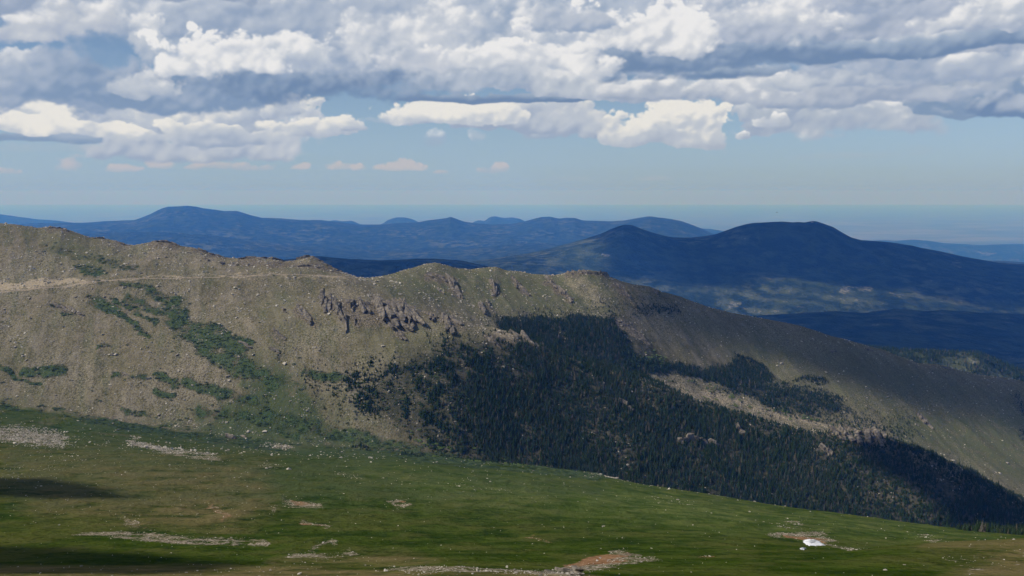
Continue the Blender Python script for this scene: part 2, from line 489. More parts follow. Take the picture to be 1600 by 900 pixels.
def hermite_rows(Yk, Zk, counts):
    """Yk, Zk: knots x columns; monotone cubic through the knots along each column"""
    K = len(Yk)
    h = np.diff(Yk, axis=0); dl = np.diff(Zk, axis=0) / h
    m = np.zeros_like(Zk)
    for k in range(1, K - 1):
        same = dl[k - 1] * dl[k] > 0
        w1, w2 = 2 * h[k] + h[k - 1], h[k] + 2 * h[k - 1]
        hm = (w1 + w2) / (w1 / np.where(same, dl[k - 1], 1) + w2 / np.where(same, dl[k], 1))
        m[k] = np.where(same, hm, 0)
    m[0], m[-1] = dl[0], dl[-1]
    Ys, Zs, ks = [], [], []
    for k in range(K - 1):
        n = counts[k]
        for i in range(n + (k == K - 2)):
            t = i / n
            Ys.append(Yk[k] * (1 - t) + Yk[k + 1] * t)
            Zs.append((2 * t ** 3 - 3 * t ** 2 + 1) * Zk[k] + (t ** 3 - 2 * t ** 2 + t) * h[k] * m[k] + (-2 * t ** 3 + 3 * t ** 2) * Zk[k + 1] + (t ** 3 - t ** 2) * h[k] * m[k + 1])
            ks.append(k + t)
    return np.array(Ys), np.array(Zs), np.array(ks)


def grid_mesh(name, X, Y, Z, attrs, mat, flip=False):
    R, C = X.shape
    me = bpy.data.meshes.new(name)
    co = np.stack([X, Y, Z], -1).reshape(-1, 3).astype(np.float32)
    me.vertices.add(R * C)
    me.vertices.foreach_set('co', co.ravel())
    i = np.arange(R - 1)[:, None] * C + np.arange(C - 1)[None]
    q = np.stack([i, i + 1, i + C + 1, i + C], -1).reshape(-1, 4)
    n = len(q)
    me.loops.add(n * 4); me.loops.foreach_set('vertex_index', q.ravel().astype(np.int32))
    me.polygons.add(n); me.polygons.foreach_set('loop_start', np.arange(0, n * 4, 4, dtype=np.int32))
    me.polygons.foreach_set('use_smooth', np.ones(n, bool))
    me.update(calc_edges=True)
    for an, av in attrs.items():
        a = me.attributes.new(an, 'FLOAT_COLOR', 'POINT')
        a.data.foreach_set('color', av.reshape(-1, 4).astype(np.float32).ravel())
    me.materials.append(mat)
    ob = bpy.data.objects.new(name, me)
    COL.objects.link(ob)
    return ob


def seg_dist(px, py, pts):
    """distance in photo pixels from a polyline, and the position along it"""
    best = np.full(px.shape, 1e9, np.float32); al = np.zeros(px.shape, np.float32); L = 0
    for (x0, y0), (x1, y1) in zip(pts[:-1], pts[1:]):
        dx, dy = x1 - x0, y1 - y0; l2 = dx * dx + dy * dy + 1e-9
        t = np.clip(((px - x0) * dx + (py - y0) * dy) / l2, 0, 1)
        d = np.hypot(px - x0 - t * dx, py - y0 - t * dy)
        al = np.where(d < best, L + t * math.sqrt(l2), al); best = np.minimum(best, d); L += math.sqrt(l2)
    return best, al


def in_poly(px, py, pts):
    c = np.zeros(px.shape, bool); n = len(pts)
    for i in range(n):
        (x0, y0), (x1, y1) = pts[i], pts[(i + 1) % n]
        if y0 == y1: continue
        c ^= ((y0 > py) != (y1 > py)) & (px < (x1 - x0) * (py - y0) / (y1 - y0) + x0)
    return c


def soft_poly(px, py, pts, edge):
    d, _ = seg_dist(px, py, list(pts) + [pts[0]])
    s = np.where(in_poly(px, py, pts), d, -d)
    return np.clip(0.5 + s / (2 * edge), 0, 1)


# ------------------------------------------------------------------ the near mountain side
SKYL = [(-600, 310), (-400, 318), (-200, 335), (0, 349), (30, 352), (60, 357), (78, 356), (95, 357), (108, 361), (125, 366), (140, 371), (160, 373), (178, 376), (195, 382), (213, 383),
        (230, 380), (243, 377), (262, 378), (280, 384), (300, 388), (318, 393), (335, 399), (352, 404), (372, 405), (400, 403), (425, 404), (445, 409), (460, 408), (475, 403), (484, 402), (495, 407),
        (515, 416), (530, 424), (545, 429), (562, 434), (575, 436), (590, 434), (612, 429), (640, 421), (665, 414), (685, 412), (700, 416), (712, 420), (735, 422), (752, 420), (775, 418), (788, 423),
        (812, 426), (832, 430), (850, 430), (872, 430), (893, 425), (918, 423), (940, 426), (952, 433), (972, 441), (992, 446), (1015, 449), (1035, 458), (1060, 464), (1085, 473), (1110, 482),
        (1150, 492), (1200, 501), (1250, 511), (1300, 527), (1350, 541), (1400, 556), (1435, 569), (1465, 571), (1495, 580), (1530, 590), (1570, 594), (1600, 600), (1800, 645), (2200, 740)]
RY = [(-600, 1640), (0, 1560), (200, 1560), (330, 1545), (500, 1520), (575, 1570), (700, 1700), (830, 1750), (1000, 1790), (1200, 1820), (2200, 1840)]
ridge_pts = [(x, y, float(np.interp(x, *zip(*RY)))) for x, y in SKYL]
KN = []      # (points, smoothing in u, rows to the next knot, relief at the knot in metres)
def knot(pts, sm, rows, rel): KN.append((pts, sm, rows, rel))
knot([(x, 905 + 900, 3.0) for x in (-600, 2200)], 0, 6, 0.0)                      # underfoot (height set below)
knot([(x, 935, 45) for x in (-600, 2200)], 0, 16, 0.3)
knot([(-600, 905, 120), (600, 903, 115), (700, 896, 105), (900, 897, 105), (960, 906, 115), (2200, 905, 130)], .02, 26, 0.5)
knot([(-600, 868, 200), (300, 880, 185), (600, 890, 150), (700, 884, 145), (900, 894, 140), (1000, 880, 170), (1100, 872, 185), (1300, 864, 195), (1400, 852, 205), (1500, 845, 210), (1600, 841, 212), (2200, 832, 215)], .02, 34, 0.5)
knot([(-600, 835, 250), (0, 846, 245), (900, 852, 240), (1200, 854, 240), (1300, 856, 240), (1350, 858, 245), (1400, 861, 250), (1500, 860, 255), (1600, 858, 260), (2200, 850, 262)], .03, 70, 1.0)
knot([(-600, 765, 430), (0, 775, 420), (400, 780, 420), (800, 790, 430), (1100, 812, 400), (1300, 835, 350), (1400, 845, 335), (1500, 849, 330), (1600, 850, 325), (2200, 848, 320)], .05, 60, 3.0)
knot([(-600, 690, 680), (0, 705, 650), (300, 712, 680), (600, 722, 700), (800, 735, 720), (900, 745, 715), (1000, 763, 680), (1200, 795, 600), (1300, 808, 540), (1400, 824, 500), (1500, 835, 460), (1600, 840, 440), (2200, 850, 400)], .05, 44, 3.2)
knot([(-600, 560, 1120), (0, 638, 1070), (130, 656, 1055), (300, 679, 1030), (450, 696, 1010), (600, 706, 1000), (750, 721, 960), (850, 731, 920), (930, 740, 880), (1000, 756, 830), (1100, 771, 780), (1200, 787, 720), (1300, 800, 660), (1400, 815, 600), (1500, 828, 560), (1560, 833, 530), (1600, 836, 520), (2200, 850, 480)], .015, 14, 1.0)
knot([(-600, 545, 1140), (0, 630, 1090), (130, 650, 1076), (300, 673, 1052), (450, 690, 1035), (600, 702, 1030), (750, 719, 1030), (900, 746, 1050), (1000, 772, 1050), (1100, 803, 1050), (1200, 832, 1050), (1300, 852, 1050), (1400, 868, 1050), (1600, 885, 1050), (2200, 930, 1050)], .03, 70, 3.0)
knot([(-600, 520, 1190), (0, 565, 1170), (300, 590, 1140), (500, 610, 1115), (700, 640, 1080), (900, 685, 1122), (1100, 712, 1140), (1200, 732, 1150), (1300, 760, 1130), (1500, 805, 1100), (1600, 830, 1097), (2200, 930, 1090)], .04, 80, 5.0)
knot([(-600, 490, 1270), (0, 500, 1262), (300, 498, 1265), (420, 482, 1290), (500, 473, 1302), (560, 473, 1302), (600, 476, 1300), (640, 481, 1290), (670, 490, 1280), (700, 497, 1268), (760, 511, 1262), (800, 519, 1262), (830, 531, 1262), (865, 547, 1262), (900, 560, 1270), (950, 578, 1262), (1010, 594, 1255), (1050, 610, 1250), (1100, 630, 1245), (1200, 659, 1240), (1260, 674, 1235), (1300, 678, 1230), (1340, 679, 1225), (1390, 690, 1215), (1440, 706, 1200), (1500, 736, 1180), (1550, 762, 1165), (1600, 788, 1153), (2200, 940, 1150)], .008, 26, 3.0)
knot([(-600, 480, 1300), (0, 478, 1300), (300, 466, 1320), (420, 468, 1330), (500, 466, 1340), (560, 470, 1345), (600, 478, 1350), (640, 488, 1350), (700, 506, 1350), (760, 526, 1370), (830, 560, 1400), (900, 600, 1420), (1010, 640, 1430), (1100, 672, 1430), (1200, 696, 1430), (1330, 712, 1420), (1400, 726, 1410), (1500, 768, 1400), (1600, 815, 1390), (2200, 960, 1380)], .02, 36, 4.0)
knot([(-600, 470, 1350), (0, 459, 1338), (60, 451, 1342), (120, 444, 1348), (200, 437, 1360), (300, 433, 1375), (400, 431, 1390), (470, 431, 1400), (540, 434, 1420), (600, 448, 1440), (650, 460, 1450), (700, 477, 1470), (760, 491, 1490), (830, 500, 1530), (900, 504, 1550), (960, 515, 1560), (1000, 536, 1560), (1050, 568, 1556), (1100, 597, 1550), (1200, 634, 1545), (1330, 674, 1530), (1400, 692, 1520), (1500, 733, 1510), (1600, 768, 1500), (2200, 930, 1490)], .008, 36, 3.0)
knot([(-600, 400, 1480), (0, 404, 1445), (200, 408, 1455), (330, 415, 1460), (400, 418, 1455), (480, 418, 1460), (520, 426, 1465), (560, 437, 1490), (600, 441, 1520), (700, 440, 1600), (830, 460, 1640), (980, 482, 1660), (1100, 532, 1680), (1200, 572, 1680), (1330, 602, 1680), (1500, 662, 1670), (1600, 695, 1660), (2200, 870, 1650)], .015, 44, 5.0)
knot(ridge_pts, .0015, 18, 1.5)
knot([(x, y, Y + 330) for x, y, Y in ridge_pts], .02, 1, 8.0)                     # back slope (lowered below)

uc = np.concatenate([np.linspace(-0.95, -0.625, 46, endpoint=False), np.linspace(-0.625, 0.625, 1000), np.linspace(0.625, 0.95, 46)[1:]])
Yk, Zk, Rk, counts = [], [], [], []
for pts, sm, rows, rel in KN:
    e, Y = curve(pts, uc)
    if sm: e, Y = gsm(e, uc, sm), gsm(Y, uc, max(sm, .02))
    Yk.append(Y); Zk.append(e * Y); Rk.append(rel); counts.append(rows)
Yk, Zk = np.array(Yk), np.array(Zk)
Zk[0] = -1.7
Zk[-1] = Zk[-2] - 170
YY, ZZ, KK = hermite_rows(Yk, Zk, counts[:-1])
UU = np.broadcast_to(uc, YY.shape)
XX = UU * YY
rel = np.interp(KK, np.arange(len(Rk)), Rk)[:, None]
relief = fbm(XX, YY, 190, 7, 3, 0.55) * rel * 1.5 + fbm(XX, YY, 38, 5, 4, 0.6) * np.clip(rel, 0, 3) * 0.35
gully = fbm(XX * 1.0 + YY * 0.35, YY * 0.28, 60, 5, 9, 0.5, True) * rel * 0.75      # ribs and gullies running down the fall line
knob = np.clip(fbm(XX, YY, 16, 4, 12, 0.6) - 0.12, 0, 1) * np.clip(rel, 0, 2) * 0.9
ZZ = ZZ + relief + gully * (KK[:, None] > 7.5) + knob
# the road is benched into the slope
ROW_ROAD = int(np.argmin(np.abs(KK - 12)))
zr0, yr0 = gsm(ZZ[ROW_ROAD], uc, 0.012), YY[ROW_ROAD]
u_end = at(548, 432, 1400)[0] / 1400
wb_ = np.clip((8.0 - np.abs(YY - yr0)) / 4.0, 0, 1) * np.clip((u_end - uc) / 0.01, 0, 1)
ZZ = ZZ * (1 - wb_) + zr0 * wb_
PX, PY = project(XX, YY, ZZ)
NR, NC = YY.shape
front = np.minimum.accumulate(PY, axis=0)
print('near grid', NR, NC, round(time.time() - T0, 1))

# jitter used to fray every patch edge
wa = fbm(XX, YY, 45, 6, 31, 0.6); wb = fbm(XX, YY, 45, 6, 32, 0.6)
perspective = np.clip(900 / np.maximum(YY, 80), 0.5, 5)
QX = PX + wa * 30 * np.sqrt(perspective); QY = PY + wb * 13
K2 = np.broadcast_to(KK[:, None], YY.shape)
Z0 = np.zeros_like(YY, dtype=np.float32)
up = np.arange(NR)[:, None]


def stroke(pts, w, k0=0, k1=99, edge=None):
    d, _ = seg_dist(QX, QY, pts)
    e = edge or w * 0.5
    return np.clip((w + e - d) / (2 * e), 0, 1) * (K2 >= k0) * (K2 <= k1)


def patch(pts, edge=8, k0=0, k1=99):
    return soft_poly(QX, QY, pts, edge) * (K2 >= k0) * (K2 <= k1)


def mx(*a):
    r = a[0]
    for b in a[1:]: r = np.maximum(r, b)
    return r


# dark green scrub on the big slope
scrub = mx(
    patch([(255, 462), (285, 470), (300, 500), (330, 505), (355, 520), (385, 545), (410, 590), (370, 590), (320, 560), (285, 530), (262, 500), (240, 480)], 8, 8),
    stroke([(140, 468), (190, 490), (225, 525)], 6, 8), stroke([(200, 468), (260, 490), (290, 520)], 6, 8), stroke([(150, 442), (230, 450), (275, 468)], 5, 8) * 0.8,
    stroke([(175, 470), (215, 485), (250, 505)], 4, 8), stroke([(235, 455), (262, 480)], 5, 8),
    stroke([(310, 515), (345, 520), (385, 540)], 9, 8), stroke([(320, 545), (380, 570), (430, 600)], 10, 8),
    stroke([(85, 480), (118, 492)], 5, 8) * 0.8, stroke([(45, 578), (100, 582)], 8, 8), stroke([(0, 575), (60, 600)], 4, 8), stroke([(150, 540), (175, 542)], 3, 8) * 0.7,
    stroke([(185, 585), (225, 592)], 5, 8), stroke([(240, 590), (275, 600)], 7, 8), stroke([(290, 600), (340, 612), (400, 630)], 9, 8), stroke([(245, 612), (262, 616)], 5, 8),
    stroke([(0, 635), (50, 642)], 4, 7), stroke([(85, 638), (100, 644)], 3, 7), stroke([(120, 650), (180, 662), (320, 685), (420, 694)], 6, 6.6), stroke([(190, 640), (235, 648)], 5, 8),
    stroke([(250, 664), (265, 668)], 3, 8), stroke([(310, 640), (400, 655), (470, 680)], 8, 7) * 0.8, stroke([(440, 590), (470, 600)], 10, 8) * 0.6,
    stroke([(475, 580), (530, 590)], 7, 8), stroke([(125, 420), (160, 425)], 7, 11) * 0.9, stroke([(60, 385), (140, 400), (185, 412)], 8, 12) * 0.45, stroke([(180, 418), (210, 420)], 5, 12) * 0.6,
    stroke([(420, 650), (500, 670), (620, 700), (760, 735), (930, 750)], 11, 6) * 0.9)
# grassy greens of the valley floor and the fans
fan = mx(patch([(390, 560), (440, 560), (520, 640), (560, 700), (380, 700), (250, 640), (380, 640), (350, 590)], 22, 7),
         patch([(0, 690), (130, 665), (420, 690), (620, 690), (700, 712), (950, 748), (950, 790), (0, 800)], 18, 4.5) * 0.7,
         stroke([(120, 655), (260, 682), (420, 700), (600, 712), (800, 738)], 11, 6) * 1.0)
mead_n = fbm(XX, YY, 80, 6, 38, 0.62)
meadow = np.clip((7.75 + mead_n * 1.6 * np.clip((900 - PX) / 400, 0, 1) - K2) / 0.8, 0, 1)
scree = mx(stroke([(118, 833), (200, 838), (300, 842), (405, 848)], 5, 2, 7), stroke([(-60, 672), (0, 678), (60, 682), (90, 688)], 13, 4, 8.2) * 0.9,
           stroke([(205, 690), (240, 700), (300, 712), (340, 715)], 4, 5, 7.6), stroke([(405, 693), (450, 700)], 2.5, 6),
           stroke([(438, 783), (500, 788)], 6, 3, 7), stroke([(605, 788), (632, 790)], 4, 3, 7), stroke([(415, 790), (428, 800)], 3, 3, 7) * 0.8, stroke([(465, 815), (500, 826)], 3.5, 3, 7),
           stroke([(478, 858), (505, 848), (515, 852)], 3.0, 3, 7), stroke([(445, 864), (505, 866), (548, 862)], 4, 3, 7), stroke([(330, 792), (350, 803)], 4, 3, 7) * 0.7, stroke([(190, 815), (225, 822)], 5, 3, 7) * 0.8,
           stroke([(960, 862), (1010, 872), (930, 884), (905, 882)], 6, 2.4, 6) * 0.9, stroke([(1015, 874), (1040, 871)], 3, 2.4, 6) * 0.7,
           stroke([(835, 839), (850, 843)], 3, 3, 6) * 0.7, stroke([(1108, 869), (1120, 870)], 3, 3, 6) * 0.8,
           stroke([(1215, 820), (1255, 817)], 3, 3, 7) * 0.7, stroke([(1210, 838), (1245, 832), (1290, 838), (1310, 846)], 6, 3, 7), stroke([(1290, 848), (1330, 858), (1365, 860)], 3, 3, 7) * 0.9,
           stroke([(1440, 838), (1475, 850)], 4, 3.5, 7) * 0.8, stroke([(600, 888), (650, 890), (740, 888), (900, 897)], 6, 0, 3.4), stroke([(1500, 880), (1560, 878), (1520, 893)], 7, 0, 4.2) * 0.6,
           stroke([(520, 740), (545, 744), (570, 752)], 3, 4, 7) * 0.5, stroke([(1110, 768), (1180, 778)], 2.5, 5, 7.4) * 0.6, stroke([(920, 740), (965, 747)], 2, 6, 7.6) * 0.8,
           stroke([(700, 755), (790, 768)], 3, 4, 7) * 0.35, stroke([(1020, 780), (1080, 788)], 3, 4, 7) * 0.3, stroke([(410, 725), (440, 732)], 2.5, 5, 7) * 0.6, stroke([(0, 745), (60, 740), (120, 720)], 12, 4, 7) * 0.25)
dry = mx(patch([(0, 700), (130, 700), (420, 722), (420, 800), (340, 830), (60, 800), (0, 760)], 26, 4.2, 7) * 0.75, patch([(1440, 848), (1600, 836), (1800, 836), (1800, 910), (1480, 905), (1560, 872)], 16, 1.5, 4) * 0.8,
         patch([(-600, 885), (350, 885), (600, 893), (900, 893), (960, 906), (960, 960), (-600, 960)], 5, 0, 3.4) * 0.85, patch([(560, 745), (900, 760), (850, 800), (620, 780)], 22, 4, 7) * 0.3, patch([(420, 870), (640, 862), (700, 880), (420, 890)], 8, 0, 5) * 0.6,
         stroke([(600, 745), (650, 750)], 8, 4, 7) * 0.5, patch([(880, 770), (930, 776), (850, 778)], 6, 4, 7) * 0.5)
# rocky ground: tan talus over most of the upper mountain
tal_n = fbm(XX, YY, 120, 5, 41, 0.5)
talus = np.clip((K2 - 7.35) / 0.5, 0, 1) * np.clip(0.75 + tal_n * 0.9, 0, 1)
grass_up = mx(patch([(590, 440), (680, 412), (950, 425), (960, 490), (820, 500), (700, 470), (620, 470)], 16, 11) * 0.8, patch([(560, 500), (760, 520), (640, 560), (560, 560)], 20, 8, 11) * 0.4,
              patch([(430, 440), (500, 455), (470, 520), (420, 560), (400, 480)], 20, 8) * 0.25, patch([(1370, 640), (1600, 640), (1800, 700), (1800, 800), (1600, 760), (1480, 715), (1390, 680)], 16, 11) * 0.9,
              patch([(1080, 500), (1300, 540), (1600, 610), (1600, 690), (1380, 660), (1180, 600)], 24, 11) * 0.55, patch([(40, 360), (120, 372), (200, 400), (160, 430), (90, 400)], 14, 12) * 0.5)
soil = mx(stroke([(-60, 462), (0, 458), (60, 450), (120, 442), (200, 435), (300, 431), (400, 430), (540, 433)], 1.4, 10.5, 13.5, 1.5) * 0.8,
          patch([(-300, 440), (0, 440), (60, 436), (130, 438), (160, 440), (60, 450), (0, 456), (-300, 500)], 3, 10.5) * 0.9, patch([(-300, 462), (0, 456), (150, 440), (60, 460), (0, 466), (-300, 500)], 5, 10) * 0.4,
          patch([(360, 428), (450, 430), (540, 430), (575, 440), (600, 470), (500, 466), (420, 450)], 12, 10.5) * 0.35,
          stroke([(530, 672), (560, 685)], 4, 7) * 0.8, stroke([(500, 640), (540, 690)], 5, 7) * 0.35,
          patch([(1010, 590), (1120, 610), (1240, 648), (1330, 672), (1290, 676), (1150, 636), (1040, 604)], 6, 10.0) * 0.62, stroke([(966, 505), (990, 520), (1010, 540)], 6, 10.4) * 0.8,
          stroke([(900, 440), (935, 470)], 16, 12.3) * 0.5, stroke([(775, 520), (830, 538)], 7, 9, 10.6))
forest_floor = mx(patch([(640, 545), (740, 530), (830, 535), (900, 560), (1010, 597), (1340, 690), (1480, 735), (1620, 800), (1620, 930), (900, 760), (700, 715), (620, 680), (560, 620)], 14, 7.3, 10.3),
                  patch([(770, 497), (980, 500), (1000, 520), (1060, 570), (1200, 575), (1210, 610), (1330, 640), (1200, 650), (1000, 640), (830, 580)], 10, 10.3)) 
scree = scree * np.clip(0.74 + 0.9 * fbm(XX, YY, 9, 4, 35, 0.65), 0, 1)
scrub = scrub * np.clip(0.72 + 1.1 * fbm(XX, YY, 40, 5, 36, 0.65), 0.1, 1)
low_green = patch([(-600, 700), (-600, 610), (0, 625), (150, 640), (380, 600), (450, 560), (520, 610), (620, 690), (500, 740), (0, 740)], 34, 6.6, 10) * np.clip(0.62 + mead_n * 1.3, 0, 1)
fan = mx(fan, low_green * 0.95, patch([(400, 556), (440, 590), (490, 625), (530, 665), (600, 712), (420, 712), (280, 694), (330, 640), (380, 610)], 24, 6.8, 10.5) * 1.25)
light_mead = patch([(560, 735), (940, 745), (1200, 790), (1400, 815), (1560, 834), (1400, 846), (1250, 826), (1120, 830), (1000, 812), (820, 790), (640, 775)], 26, 3, 8)
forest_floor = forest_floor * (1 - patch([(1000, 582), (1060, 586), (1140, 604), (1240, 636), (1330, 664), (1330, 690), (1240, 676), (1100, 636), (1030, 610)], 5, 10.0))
A1 = np.stack([scrub, np.clip(fan, 0, 1.2), scree, dry], -1)
A2 = np.stack([talus, grass_up, soil, forest_floor], -1)
rocky = mx(patch([(498, 466), (560, 470), (640, 472), (662, 490), (640, 520), (628, 535), (600, 510), (560, 512), (520, 500)], 8, 8, 11) * 0.8, patch([(664, 486), (720, 495), (760, 515), (700, 522)], 7, 8, 11) * 0.7,
           stroke([(462, 480), (488, 506)], 9, 8, 11) * 0.8, stroke([(430, 520), (440, 560)], 10, 8, 11) * 0.6, stroke([(668, 434), (700, 436), (718, 462)], 8, 12, 14.1) * 0.8, stroke([(768, 440), (774, 462)], 5, 12, 14.1) * 0.7,
           stroke([(804, 440), (822, 460)], 4, 12, 14.1) * 0.7, stroke([(856, 438), (888, 470)], 6, 12, 14.1) * 0.8, stroke([(886, 427), (950, 430)], 5, 13, 14.1) * 0.7, stroke([(752, 476), (762, 488)], 7, 12, 14.1) * 0.6,
           stroke([(966, 447), (981, 466)], 6, 12, 14.1) * 0.7, stroke([(372, 408), (540, 424)], 8, 12.8, 14.1) * 0.75, stroke([(76, 358), (106, 361)], 4, 13, 14.1) * 0.7, stroke([(236, 381), (276, 383)], 6, 13, 14.1) * 0.8, stroke([(300, 392), (350, 405)], 5, 13, 14.1) * 0.7,
           stroke([(1302, 678), (1394, 684)], 11, 8.6, 10.3), stroke([(966, 504), (1010, 538)], 6, 10.5, 12.9) * 0.7, stroke([(762, 528), (830, 538)], 7, 8.5, 10.6) * 0.8, stroke([(82, 476), (122, 490)], 6, 8, 11) * 0.6, stroke([(300, 500), (310, 540)], 5, 8, 11) * 0.3,
           stroke([(840, 893), (908, 897)], 3.5, 1.4, 3.2))
earth = mx(stroke([(905, 882), (935, 874), (975, 872), (990, 868)], 6, 2.2, 6), stroke([(452, 782), (500, 788)], 4.5, 3, 7) * 0.8, stroke([(608, 788), (632, 790)], 2.6, 3, 7) * 0.8, stroke([(470, 820), (492, 824)], 3, 3, 7) * 0.8,
           stroke([(1240, 838), (1300, 846)], 5, 3, 7) * 0.8, stroke([(190, 815), (228, 822)], 5, 3, 7) * 0.5, stroke([(330, 792), (352, 806)], 5, 3, 7) * 0.6, stroke([(0, 676), (80, 684)], 10, 4, 8.2) * 0.4, stroke([(1108, 869), (1122, 870)], 3, 3, 6) * 0.6, stroke([(830, 838), (856, 843)], 3, 3, 6) * 0.5)
A3 = np.stack([meadow, rocky, earth, light_mead], -1)
print('masks', round(time.time() - T0, 1))


# ------------------------------------------------------------------ ground material
def new_mat(name):
    m = bpy.data.materials.new(name)
    m.use_nodes = True
    return m, G(m.node_tree)


def finish(g, base, rough=0.9, bump=None, bstr=0.5, bdist=1.0, spec=0.2):
    b = g.node('ShaderNodeBsdfPrincipled')
    g.put(b.inputs['Base Color'], base); g.put(b.inputs['Roughness'], rough)
    b.inputs['Specular IOR Level'].default_value = spec
    if bump is not None:
        n = g.node('ShaderNodeBump'); n.inputs['Strength'].default_value = bstr; n.inputs['Distance'].default_value = bdist
        g.put(n.inputs['Height'], bump)
        g.t.links.new(n.outputs[0], b.inputs['Normal'])
    o = g.node('ShaderNodeOutputMaterial')
    g.t.links.new(b.outputs[0], o.inputs[0])


def attr(g, name):
    n = g.node('ShaderNodeAttribute', attribute_name=name)
    c = g.node('ShaderNodeSeparateColor')
    g.t.links.new(n.outputs['Color'], c.inputs[0])
    return N(g, c.outputs[0]), N(g, c.outputs[1]), N(g, c.outputs[2]), N(g, n.outputs['Alpha'])


ground_mat, g = new_mat('mountain_ground')
pos = N(g, g.node('ShaderNodeNewGeometry').outputs['Position'])
a_scrub, a_fan, a_scree, a_dry = attr(g, 'cover')
a_tal, a_gup, a_soil, a_for = attr(g, 'ground')
a_mead, a_rock, a_earth, a_light = attr(g, 'land')
flat = g.vmath('MULTIPLY', pos, (1, 1, 0.4))
n_big = g.noise(flat, 1 / 90, 5, 0.55)
n_mid = g.noise(flat, 1 / 14, 5, 0.6)
n_fine = g.noise(flat, 1 / 2.2, 4, 0.65)
n_strk = g.noise(g.vmath('MULTIPLY', pos, (1 / 22, 1 / 34, 0)), 1.0, 6, 0.62)
stone = g.voronoi(pos, 1 / 2.9, 1.0, 'F1')
stone_c = g.voronoi(pos, 1 / 2.9, 0, 'F1', 0.5, 1)
stone_b = g.voronoi(pos, 1 / 0.8, 0, 'F1')
rnd, rnd2, _ = g.sep(stone_c)
# meadow
mc = g.mix(g.smooth(n_mid, 0.35, 0.65), (0.024, 0.044, 0.0035), (0.050, 0.074, 0.008))
mc = g.mix(g.smooth(n_big + (n_strk - 0.5) * 0.8, 0.44, 0.66) * 0.7, mc, (0.080, 0.088, 0.018))
mc = g.mix(g.smooth(n_strk, 0.50, 0.68) * 0.55, mc, (0.084, 0.084, 0.022))
mc = g.mix(g.smooth(n_strk, 0.46, 0.34) * 0.5, mc, (0.011, 0.026, 0.003))
mc = g.mix(g.smooth(n_fine, 0.54, 0.72) * 0.4, mc, (0.105, 0.10, 0.030))
n_tuft = g.noise(flat, 1 / 5.0, 4, 0.7)
mc = g.mix(g.smooth(n_tuft, 0.46, 0.36) * 0.6, mc, (0.012, 0.026, 0.004))
mc = g.mix(g.smooth(n_tuft, 0.56, 0.66) * 0.45, mc, (0.085, 0.088, 0.030))
mc = g.mix(g.clamp(a_dry * 1.1) * g.smooth(n_mid * 0.6 + n_fine * 0.4 + n_strk * 0.5, 0.55, 0.88), mc, (0.175, 0.13, 0.060))
mc = g.mix(a_light * 0.72, mc, g.mix(g.smooth(n_mid + (n_strk - 0.5), 0.3, 0.7), (0.056, 0.088, 0.014), (0.124, 0.150, 0.042)))
# upper ground: thin alpine turf between stones
uc_ = g.mix(g.smooth(n_mid, 0.35, 0.68), (0.100, 0.087, 0.040), (0.185, 0.152, 0.100))
uc_ = g.mix(g.smooth(n_big, 0.4, 0.62) * 0.6, uc_, (0.098, 0.092, 0.040))
rx, ry_, rz_ = g.sep(pos)
n_fall = g.noise(g.xyz((rx * 0.92 + ry_ * 0.38) * (1 / 16), (ry_ * 0.92 - rx * 0.38) * (1 / 95), rz_ * (1 / 60)), 1.0, 6, 0.6)
uc_ = g.mix(g.smooth(n_fall, 0.52, 0.66) * 0.6, uc_, (0.205, 0.175, 0.125))
uc_ = g.mix(g.smooth(n_fall, 0.48, 0.36) * 0.55, uc_, (0.068, 0.080, 0.030))
uc_ = g.mix(a_tal * g.smooth(n_fine, 0.42, 0.60) * 0.7, uc_, (0.30, 0.262, 0.19))
uc_ = g.mix(a_tal * g.smooth(n_fine, 0.44, 0.32) * 0.8, uc_, (0.048, 0.042, 0.030))
uc_ = g.mix(a_gup * g.smooth(n_mid, 0.25, 0.6) * 0.85, uc_, (0.090, 0.104, 0.040))
upc = g.mix(a_mead, uc_, mc)
upc = g.mix(g.clamp(a_fan * g.smooth(n_mid + (n_fine - 0.5) * 0.8 + (n_big - 0.5) * 0.5 + (a_fan - 0.8) * 0.25, 0.30, 0.58)) * 0.85, upc, g.mix(n_fine, (0.030, 0.054, 0.020), (0.080, 0.098, 0.038)))
# stones of the talus: pale lichened faces
st_mask = g.smooth(stone, 0.44, 0.30) * g.smooth(rnd + (n_mid - 0.5) * 1.2 + a_tal * 0.32 - a_mead * 0.42 - a_scrub * 0.4 + a_dry * 0.25, 0.80, 0.90)
st_mask = st_mask * (1.0 - a_light * 0.6)
st_col = g.mix(rnd2, (0.27, 0.235, 0.185), (0.56, 0.50, 0.42))
upc = g.mix(st_mask * 0.9, upc, st_col)
soil_c = g.mix(g.smooth(n_fine, 0.35, 0.65), (0.25, 0.20, 0.13), (0.42, 0.345, 0.24))
upc = g.mix(g.smooth(a_soil + (n_mid - 0.5) * 0.8 + (n_fine - 0.5) * 1.0, 0.25, 0.85), upc, soil_c)
earth_c = g.mix(g.smooth(n_fine, 0.35, 0.65), (0.19, 0.095, 0.045), (0.33, 0.19, 0.10))
upc = g.mix(g.smooth(a_earth + (n_fine - 0.5) * 1.4 + (n_mid - 0.5) * 0.6, 0.35, 0.8), upc, earth_c)
scree_c = g.mix(g.smooth(stone_b, 0.25, 0.65), (0.42, 0.35, 0.27), (0.12, 0.10, 0.055))
upc = g.mix(g.smooth(a_scree + (n_fine - 0.5) * 2.2 + (n_mid - 0.5) * 0.9, 0.50, 0.80), upc, scree_c)
scr_c = g.mix(g.smooth(n_fine, 0.35, 0.7), (0.030, 0.056, 0.022), (0.075, 0.102, 0.040))
upc = g.mix(g.smooth(a_scrub + (n_fine - 0.5) * 1.1 + (n_mid - 0.5) * 1.3, 0.22, 0.72) * 0.92, upc, scr_c)
